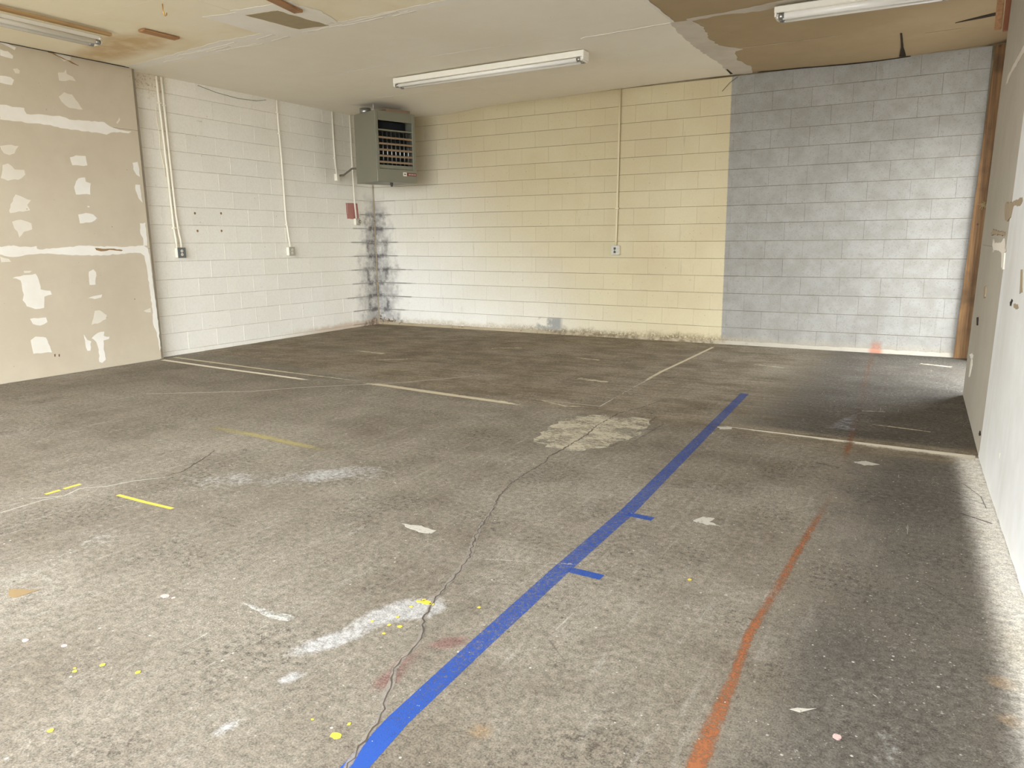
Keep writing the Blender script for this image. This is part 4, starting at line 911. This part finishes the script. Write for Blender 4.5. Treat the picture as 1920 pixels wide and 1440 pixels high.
# ---------------------------------------------------------------- hanging unit heater in the far left corner
ts = Vector((.954, -.299, 0)).normalized(); tf = Vector((.299, .954, 0)).normalized()
WS, WF, ZB, ZT = .52, .63, 2.045, 2.945
B0 = Vector((-6.87, 7.968, 0)) + ts * (.5 * WS + .035) - tf * .045
A0 = B0 - ts * WS
heater = empty('unit_heater', A0 + ts * WS / 2 + tf * WF / 2 + Vector((0, 0, ZB)))
tag(heater, 'grey green gas unit heater hung under the ceiling in the corner', 'heater')
def H(u, w, z): return A0 + ts * u + tf * w + Vector((0, 0, z)) - heater.location     # u across the side, w along the louvred face
def hquad(mb, pts): mb.add([H(*p) for p in pts], [tuple(range(len(pts)))])
R_ = Matrix((ts, tf, Vector((0, 0, 1)))).transposed()
def hbox(mb, u0, u1, w0, w1, z0, z1, ch=0.0):
    return mb.box(H((u0 + u1) / 2, (w0 + w1) / 2, (z0 + z1) / 2), (u1 - u0, w1 - w0, z1 - z0), R_, ch)
G0, G1, GZ0, GZ1 = .045, WF - .05, 2.215, 2.825
m = MB()
hbox(m, 0, WS, 0, .012, ZB, ZT, .006)            # side towards the door
hbox(m, 0, WS, WF - .012, WF, ZB, ZT, .006)      # far side
hbox(m, 0, .012, .012, WF - .012, ZB, ZT)        # back
hbox(m, 0, WS, 0, WF, ZB, ZB + .012, .004)
hbox(m, 0, WS, 0, WF, ZT - .012, ZT, .004)
m.obj('casing', M_HEAT, heater)
m = MB()
hbox(m, WS - .012, WS + .004, .0, G0, ZB + .01, ZT, .004); hbox(m, WS - .012, WS + .004, G1, WF, ZB + .01, ZT, .004)
hbox(m, WS - .012, WS + .004, G0, G1, GZ1, ZT); hbox(m, WS - .012, WS + .008, 0, WF, ZB, GZ0, .006)
m.obj('front_panel', M_HEAT, heater)
m = MB(); hbox(m, WS - .2, WS - .19, G0 - .02, G1 + .02, GZ0 - .02, GZ1 + .02); m.obj('inner_panel', M_HEATD, heater)
m = MB(); hbox(m, WS - .10, WS - .004, G0, G1, GZ1 - .125, GZ1 - .108); m.obj('shelf', M_HEAT, heater)
NS = 7
top = GZ1 - .13
for k in range(6):
    z = top - .075 - k * .078
    m = MB()
    if k < 5:
        M2 = R_ @ Matrix.Rotation(math.radians(28), 3, 'Y')
        m.box(H(WS - .025, (G0 + G1) / 2, z), (.045, G1 - G0, .006), M2); m.box(H(WS - .008, (G0 + G1) / 2, z - .008), (.006, G1 - G0, .024), R_)
        o = m.obj('louvre', M_SLAT, heater)
    else:
        m.box(H(WS - .02, (G0 + G1) / 2, z + .012), (.02, G1 - G0, .045), R_)
        o = m.obj('louvre', M_HEAT, heater)
for k in range(8):
    w = G0 + (G1 - G0) * (k + .55) / 8
    MB().tube([H(WS - .06, w, GZ0 - .01), H(WS - .06, w, top + .012)], .0085, 8).obj('burner_tube', M_METAL, heater, True)
m = MB(); hbox(m, WS + .0075, WS + .0105, WF - .225, WF - .165, ZB + .085, ZB + .135, .001); b = m.obj('badge', M_WHITEB, heater); b['label'] = 'small white badge square'
m = MB(); hbox(m, WS + .0105, WS + .0115, WF - .212, WF - .178, ZB + .105, ZB + .116); m.obj('badge_mark', M_HEATD, b)
m = MB(); hbox(m, WS + .0075, WS + .010, WF - .163, WF - .005, ZB + .090, ZB + .130, .001); b = m.obj('name_strip', M_REDBADGE, heater); b['label'] = 'dark red name strip'
m = MB()
for k, (a, q) in enumerate(((.135, .105), (.098, .085), (.08, .06), (.052, .036), (.03, .016))): hbox(m, WS + .010, WS + .011, WF - a, WF - q, ZB + .102, ZB + .117)
m.obj('lettering', M_BADGETXT, b)
MB().tube([H(.14, .10, ZT - .005), H(.14, .10, ZT + .075)], .075, 20).obj('flue_collar', M_METAL, heater, True)
MB().tube([H(.34, .10, ZT - .01), H(.34, .10, ZC - .01)], .006, 8).obj('hanger_rod', M_METAL, heater)
MB().tube([H(.34, .52, ZT - .01), H(.34, .52, ZC - .03)], .006, 8).obj('hanger_rod', M_METAL, heater)
m = MB(); hbox(m, .1, .46, .22, .60, ZT, ZT + .05); m.obj('top_cover', M_SLAT, heater)
MB().tube([H(.40, .30, ZB - .05), H(.40, .30, ZB + .004)], [.012, .022], 8).obj('drain_plug', M_DMETAL, heater)
m = MB(); hbox(m, -.035, .004, .02, .10, ZB + .1, ZB + .24, .004); m.obj('junction_box', M_FLEX, heater)

# ---------------------------------------------------------------- conduits and boxes
def conduit(pts, r, mat, label, n_straps, place, name='electrical_conduit'):
    base = place(pts[-1][0], pts[-1][1], 0)
    root = empty(name, base); bvec = Vector(base)
    tag(root, label, 'conduit', None)
    P = [Vector(place(u, v, r + .016 if 0 < i < len(pts) - 1 else r + .018)) - bvec for i, (u, v) in enumerate(pts)]
    MB().tube(P, r, 8).obj('pipe', mat, root, True)
    L = len(P)
    for k in n_straps:
        q = P[0].lerp(P[-1], k)
        # nearest point on the polyline at this height
        for a, b in zip(P[:-1], P[1:]):
            if a.z >= q.z >= b.z and a.z > b.z: q = a.lerp(b, (a.z - q.z) / (a.z - b.z)); break
        t = Vector(place(pts[0][0] + 1, 0, 0)) - Vector(place(pts[0][0], 0, 0))
        nrm = Vector(place(0, 0, 1)) - Vector(place(0, 0, 0))
        M3 = Matrix((t, nrm, Vector((0, 0, 1)))).transposed()
        mm = MB(); mm.box(q, (r * 3.6, r * 2.4, .016), M3, .002); mm.obj('strap', mat, root)
    return root
lw = lambda u, v, h: (XL + .003 + h, u, v)
bwp = lambda u, v, h: (u, D - .003 - h, v)
cn = [(COND[0], 'left pipe of the pair of cream conduits near the tan partition', (.15, .88)), (COND[1], 'right pipe of the cream conduit pair above the dark outlet', (.16, .88)),
      (COND[2], 'single cream conduit in the middle of the left block wall', (.08, .22, .84)), (COND[3], 'short cream conduit ending at the small box beside the heater', (.75,)), (COND[4], 'cream conduit passing over the faded red square', (.5,))]
for k, (p, lab, st) in enumerate(cn):
    p = [(u, min(v, 3.05)) for u, v in p]
    if k == 0: p = [(5.416, 3.05), (5.418, 2.9), (5.424, 2.76), (5.436, 2.3), (5.446, 1.9), (5.453, 1.43), (5.466, 1.31), (5.466, 1.22)]
    if k == 1: p = [(5.476, 3.05), (5.48, 2.77), (5.486, 2.2), (5.496, 1.62), (5.507, 1.43), (5.526, 1.31), (5.526, 1.22)]
    if k == 3: p = [(8.101, 3.05), (8.106, 2.62), (8.112, 2.36), (8.127, 2.215)]
    if k == 4: p = [(8.455, 3.05), (8.462, 2.4), (8.470, 1.85), (8.487, 1.60)]
    conduit(p, .0115, M_PIPE, lab, st, lw)['group'] = 'conduits on the left block wall'
conduit([(-3.625, 3.05), (-3.632, 2.5), (-3.645, 1.6), (-3.652, 1.30), (-3.655, 1.165)], .0125, M_PIPE_Y, 'cream conduit dropping down the yellow back wall', (.75,), bwp)
# loose wire behind the conduit pair
tag(MB().tube([lw(5.395, 2.74, .006), lw(5.385, 2.6, .006), lw(5.405, 2.45, .006), lw(5.39, 2.3, .006), lw(5.42, 2.12, .006), lw(5.425, 2.0, .006)], .004, 6).obj('loose_wire', M_PIPE, None, True), 'thin wavy wire hanging beside the cream conduit pair', 'wire')
tag(MB().tube([lw(5.95, 3.045, .012), lw(6.2, 3.005, .016), lw(6.5, 2.985, .016), lw(6.8, 3.0, .014), lw(6.95, 3.035, .01)], .0028, 6).obj('sagging_wire', M_GREYWIRE, None, True), 'dark wire sagging under the ceiling on the left block wall', 'wire')

def wall_box(name, u, v, w, h, d, place, label, cat, bmat, cmat, kind):
    base = Vector(place(u, v, 0)); root = empty(name, base); tag(root, label, cat)
    t = Vector(place(u + 1, v, 0)) - base; nrm = Vector(place(u, v, 1)) - base
    M3 = Matrix((t, nrm, Vector((0, 0, 1)))).transposed()
    L = lambda a, b, c: t * a + nrm * b + Vector((0, 0, c))
    MB().box(L(0, d / 2 + .0005, 0), (w * .94, d, h * .94), M3, .005).obj('box', bmat, root)
    MB().box(L(0, d + .003, 0), (w, .006, h), M3, .002).obj('cover_plate', cmat, root)
    if kind == 'duplex':
        for s in (-1, 1):
            o = MB().tube([L(0, d + .005, s * .02), L(0, d + .0095, s * .02)], .0165, 14).obj('socket', M_IVORY, root)
            mm = MB()
            for q in (-1, 1): mm.box(L(q * .006, d + .0096, s * .02 + .003), (.0022, .001, .008), M3)
            mm.box(L(0, d + .0096, s * .02 - .008), (.005, .001, .004), M3)
            mm.obj('slots', M_DARK, o)
        MB().tube([L(0, d + .005, 0), L(0, d + .0075, 0)], .0035, 8).obj('screw', M_METAL, root)
    elif kind == 'round':
        MB().tube([L(0, d + .004, 0), L(0, d + .03, 0)], [.042, .036], 18).obj('round_socket', cmat, root, False)
        MB().tube([L(.006, d + .028, 0), L(.006, d + .034, 0)], .020, 14).obj('socket_ring', M_DMETAL, root)
        MB().tube([L(.006, d + .033, 0), L(.006, d + .037, 0)], .011, 12).obj('socket_face', M_IVORY, root)
    elif kind == 'square':
        mm = MB()
        for q in (-1, 1): mm.box(L(-.006, d + .0064, q * .022), (.03, .001, .026), M3)
        mm.box(L(-.008, d + .0066, 0), (.008, .001, .03), M3)
        mm.obj('worn_face', M_DMETAL, root)
        MB().tube([L(.03, d + .005, .042), L(.03, d + .008, .042)], .004, 8).obj('screw', M_METAL, root)
    return root
wall_box('electrical_outlet', 5.505, 1.165, .105, .115, .052, lw, 'dark grey double outlet at the foot of the conduit pair', 'outlet', M_PIPE, M_OUTDK, 'duplex')
wall_box('electrical_outlet', 7.17, 1.15, .105, .115, .052, lw, 'worn steel outlet box under the single conduit on the left wall', 'outlet', M_PIPE, M_OUTLT, 'duplex')
wall_box('electrical_outlet', 8.50, 1.555, .085, .10, .05, lw, 'round socket box just under the faded red square', 'outlet', M_PIPE, M_OUTLT, 'round')
wall_box('electrical_outlet', -3.655, 1.12, .115, .118, .04, bwp, 'square worn metal outlet box on the yellow back wall', 'outlet', M_PIPE_Y, M_OUTLT, 'square')
wall_box('junction_box', 8.132, 2.165, .06, .10, .05, lw, 'small cream junction box beside the heater', 'box', M_PIPE, M_PIPE, 'plain')
e = Vector(H(-.052, .055, ZB + .2)) + heater.location
s0 = Vector(lw(8.165, 2.19, .05))
tag(MB().tube([s0, s0.lerp(e, .22) + Vector((0, 0, -.012)), s0.lerp(e, .45) + Vector((0, 0, .01)), s0.lerp(e, .7) + Vector((0, 0, .035)), s0.lerp(e, .88) + Vector((0, 0, .02)), e], .0135, 10).obj('flexible_conduit', M_FLEX, None, True), 'grey flexible conduit from the junction box to the heater', 'conduit')

# ---------------------------------------------------------------- fluorescent fixtures
def fixture(name, x0, x1, y, z, width, hgt, label, tubes, rot=0.0, along='x', tube_r=.019):
    c = Vector(((x0 + x1) / 2, y, z)); root = empty(name, c); root.rotation_euler = (0, 0, rot + (math.pi / 2 if along == 'y' else 0))
    tag(root, label, 'light', 'fluorescent ceiling lights')
    L = abs(x1 - x0)
    m = MB(); m.box((0, 0, -hgt / 2), (L, width, hgt), None, .006)
    m.obj('housing', M_FIX, root)
    for s in (-1, 1):
        e = MB(); e.box((s * (L / 2 - .012), 0, -hgt - .004), (.018, max(width * .95, .09), .05), None, .003)
        e.box((s * (L / 2 - .026), 0, -hgt - .022), (.016, abs(tubes[-1] - tubes[0]) + .035, .034), None, .003)
        o = e.obj('lamp_holder', M_FIX, root)
    for ty in tubes:
        zc_ = -hgt - .024
        t = MB().tube([(-L / 2 + .035, ty, zc_), (L / 2 - .035, ty, zc_)], tube_r, 14).obj('fluorescent_tube', M_TUBE, root, True)
        for s in (-1, 1):
            MB().tube([(s * (L / 2 - .034), ty, zc_), (s * (L / 2 - .075), ty, zc_)], tube_r + .0006, 14).obj('end_cap', M_METAL, t, True)
    return root
fixture('fluorescent_light', -5.526, -3.191, 6.96, ZC - .010, .13, .06, 'long twin tube light in front of the heater', (-.05, .05))
fixture('fluorescent_light', -1.36, -.12, 6.60, ZC - .012, .15, .05, 'short white light on the bare brown ceiling boards', (-.042, .042), math.radians(2.5), tube_r=.028)
lf = fixture('fluorescent_light', 1.72, 4.13, -6.50, ZC - .02, .055, .04, 'twin tube light on the cream ceiling by the left partition', (-.052, .045), tube_r=.021)
lf.location = (-6.50, 2.92, ZC - .03); lf.rotation_euler = (0, 0, math.pi / 2)
tag(MB().box((-6.405, 2.95, ZC - .020), (.04, 2.45, .024), None, .003).obj('wood_batten', M_BATTEN), 'long wood batten beside the left fluorescent light', 'batten')

# ---------------------------------------------------------------- bits of timber, hook, stud, straw
def wood_bit(name, c, d, rot, mat, label, cat, ch=.004, tilt=0):
    o = MB().box((0, 0, 0), d, None, ch).obj(name, mat); o.location = c; o.rotation_euler = (tilt, 0, rot)
    return tag(o, label, cat)
wood_bit('wood_scrap', (-6.09, 4.42, zc(-6.09, 4.42) - .014), (.085, .34, .02), math.radians(-3), M_WOODX, 'short loose wood strip nailed to the cream ceiling', 'wood strip', .006)
wood_bit('wood_scrap', (-4.53, 4.37, zc(-4.53, 4.37) - .014), (.085, .42, .02), math.radians(12), M_WOODX, 'wood strip beside the bare rectangle in the ceiling', 'wood strip', .006)
hook = MB().tube([(0, 0, .03), (0, 0, -.02), (.003, 0, -.045), (.012, 0, -.058), (.022, 0, -.05), (.024, 0, -.035)], .0045, 8).obj('ceiling_hook', M_BRASS, None, True)
hook.location = (-5.33, 3.92, ZC - .03); hook.rotation_euler = (0, 0, 1.0)
tag(hook, 'small brass hook screwed into the cream ceiling', 'hook')
# wood post against the back wall, leaning slightly, and the darker one beyond the drywall end
def post(name, xb, xt, y, w, d, mat, label):
    v = []
    for x, z in ((xb, .002), (xt, 3.04)):
        v += [(x, y - d, z), (x + w, y - d, z), (x + w, y, z), (x, y, z)]
    o = obj(name, v, [(0, 1, 5, 4), (1, 2, 6, 5), (2, 3, 7, 6), (3, 0, 4, 7), (3, 2, 1, 0), (4, 5, 6, 7)], mat)
    return tag(o, label, 'post')
post('wooden_post', .137, .222, D - .024, .118, .04, M_WOOD, 'tall knotty pine post against the right end of the back wall')
post('wooden_post', .272, .352, D - .14, .05, .09, M_WOODD, 'dark reddish post in the gap behind the right wall end')
wood_bit('hanging_stud', (.175, 6.93, 2.905), (.045, .035, .30), .05, M_WOODX, 'pale stub of timber hanging at the top of the right wall', 'timber')
wood_bit('hanging_stud', (.232, 6.86, 2.895), (.055, .05, .34), 0, M_WOODD, 'dark red stub of timber beside the pale one', 'timber')
rs2 = random.Random(4)
m = MB()
tc = Vector((.262, D - .072, 1.545))
for k in range(34):
    a = rs2.uniform(0, 6.28); el = rs2.uniform(-.2, .9)
    dv = Vector((math.cos(a), -abs(el) * .8 - .1, math.sin(a))).normalized() * rs2.uniform(.02, .06)
    m.tube([tc, tc + dv * .5 + Vector((0, 0, .004)), tc + dv], .0022, 4)
tag(m.obj('straw_tuft', M_STRAW), 'frayed tuft of straw stuck on the pine post', 'straw')
m = MB().tube([(.235, D - .05, 3.0), (.238, D - .055, 2.7), (.252, D - .052, 2.4), (.262, D - .055, 2.1)], .0028, 5)
m.tube([(.245, D - .05, 3.02), (.248, D - .055, 2.9), (.246, D - .052, 2.5)], .0025, 5)
tag(m.obj('string', M_STRING), 'pale strings hanging down the top of the pine post', 'string')
tag(MB().tube([(-2.21, D - .05, ZC - .03), (-2.3, D - .035, 2.98), (-2.39, D - .012, 2.90)], .003, 5).obj('dangling_wire', M_DMETAL), 'thin dark wire hanging by the yellow and grey paint edge', 'wire')
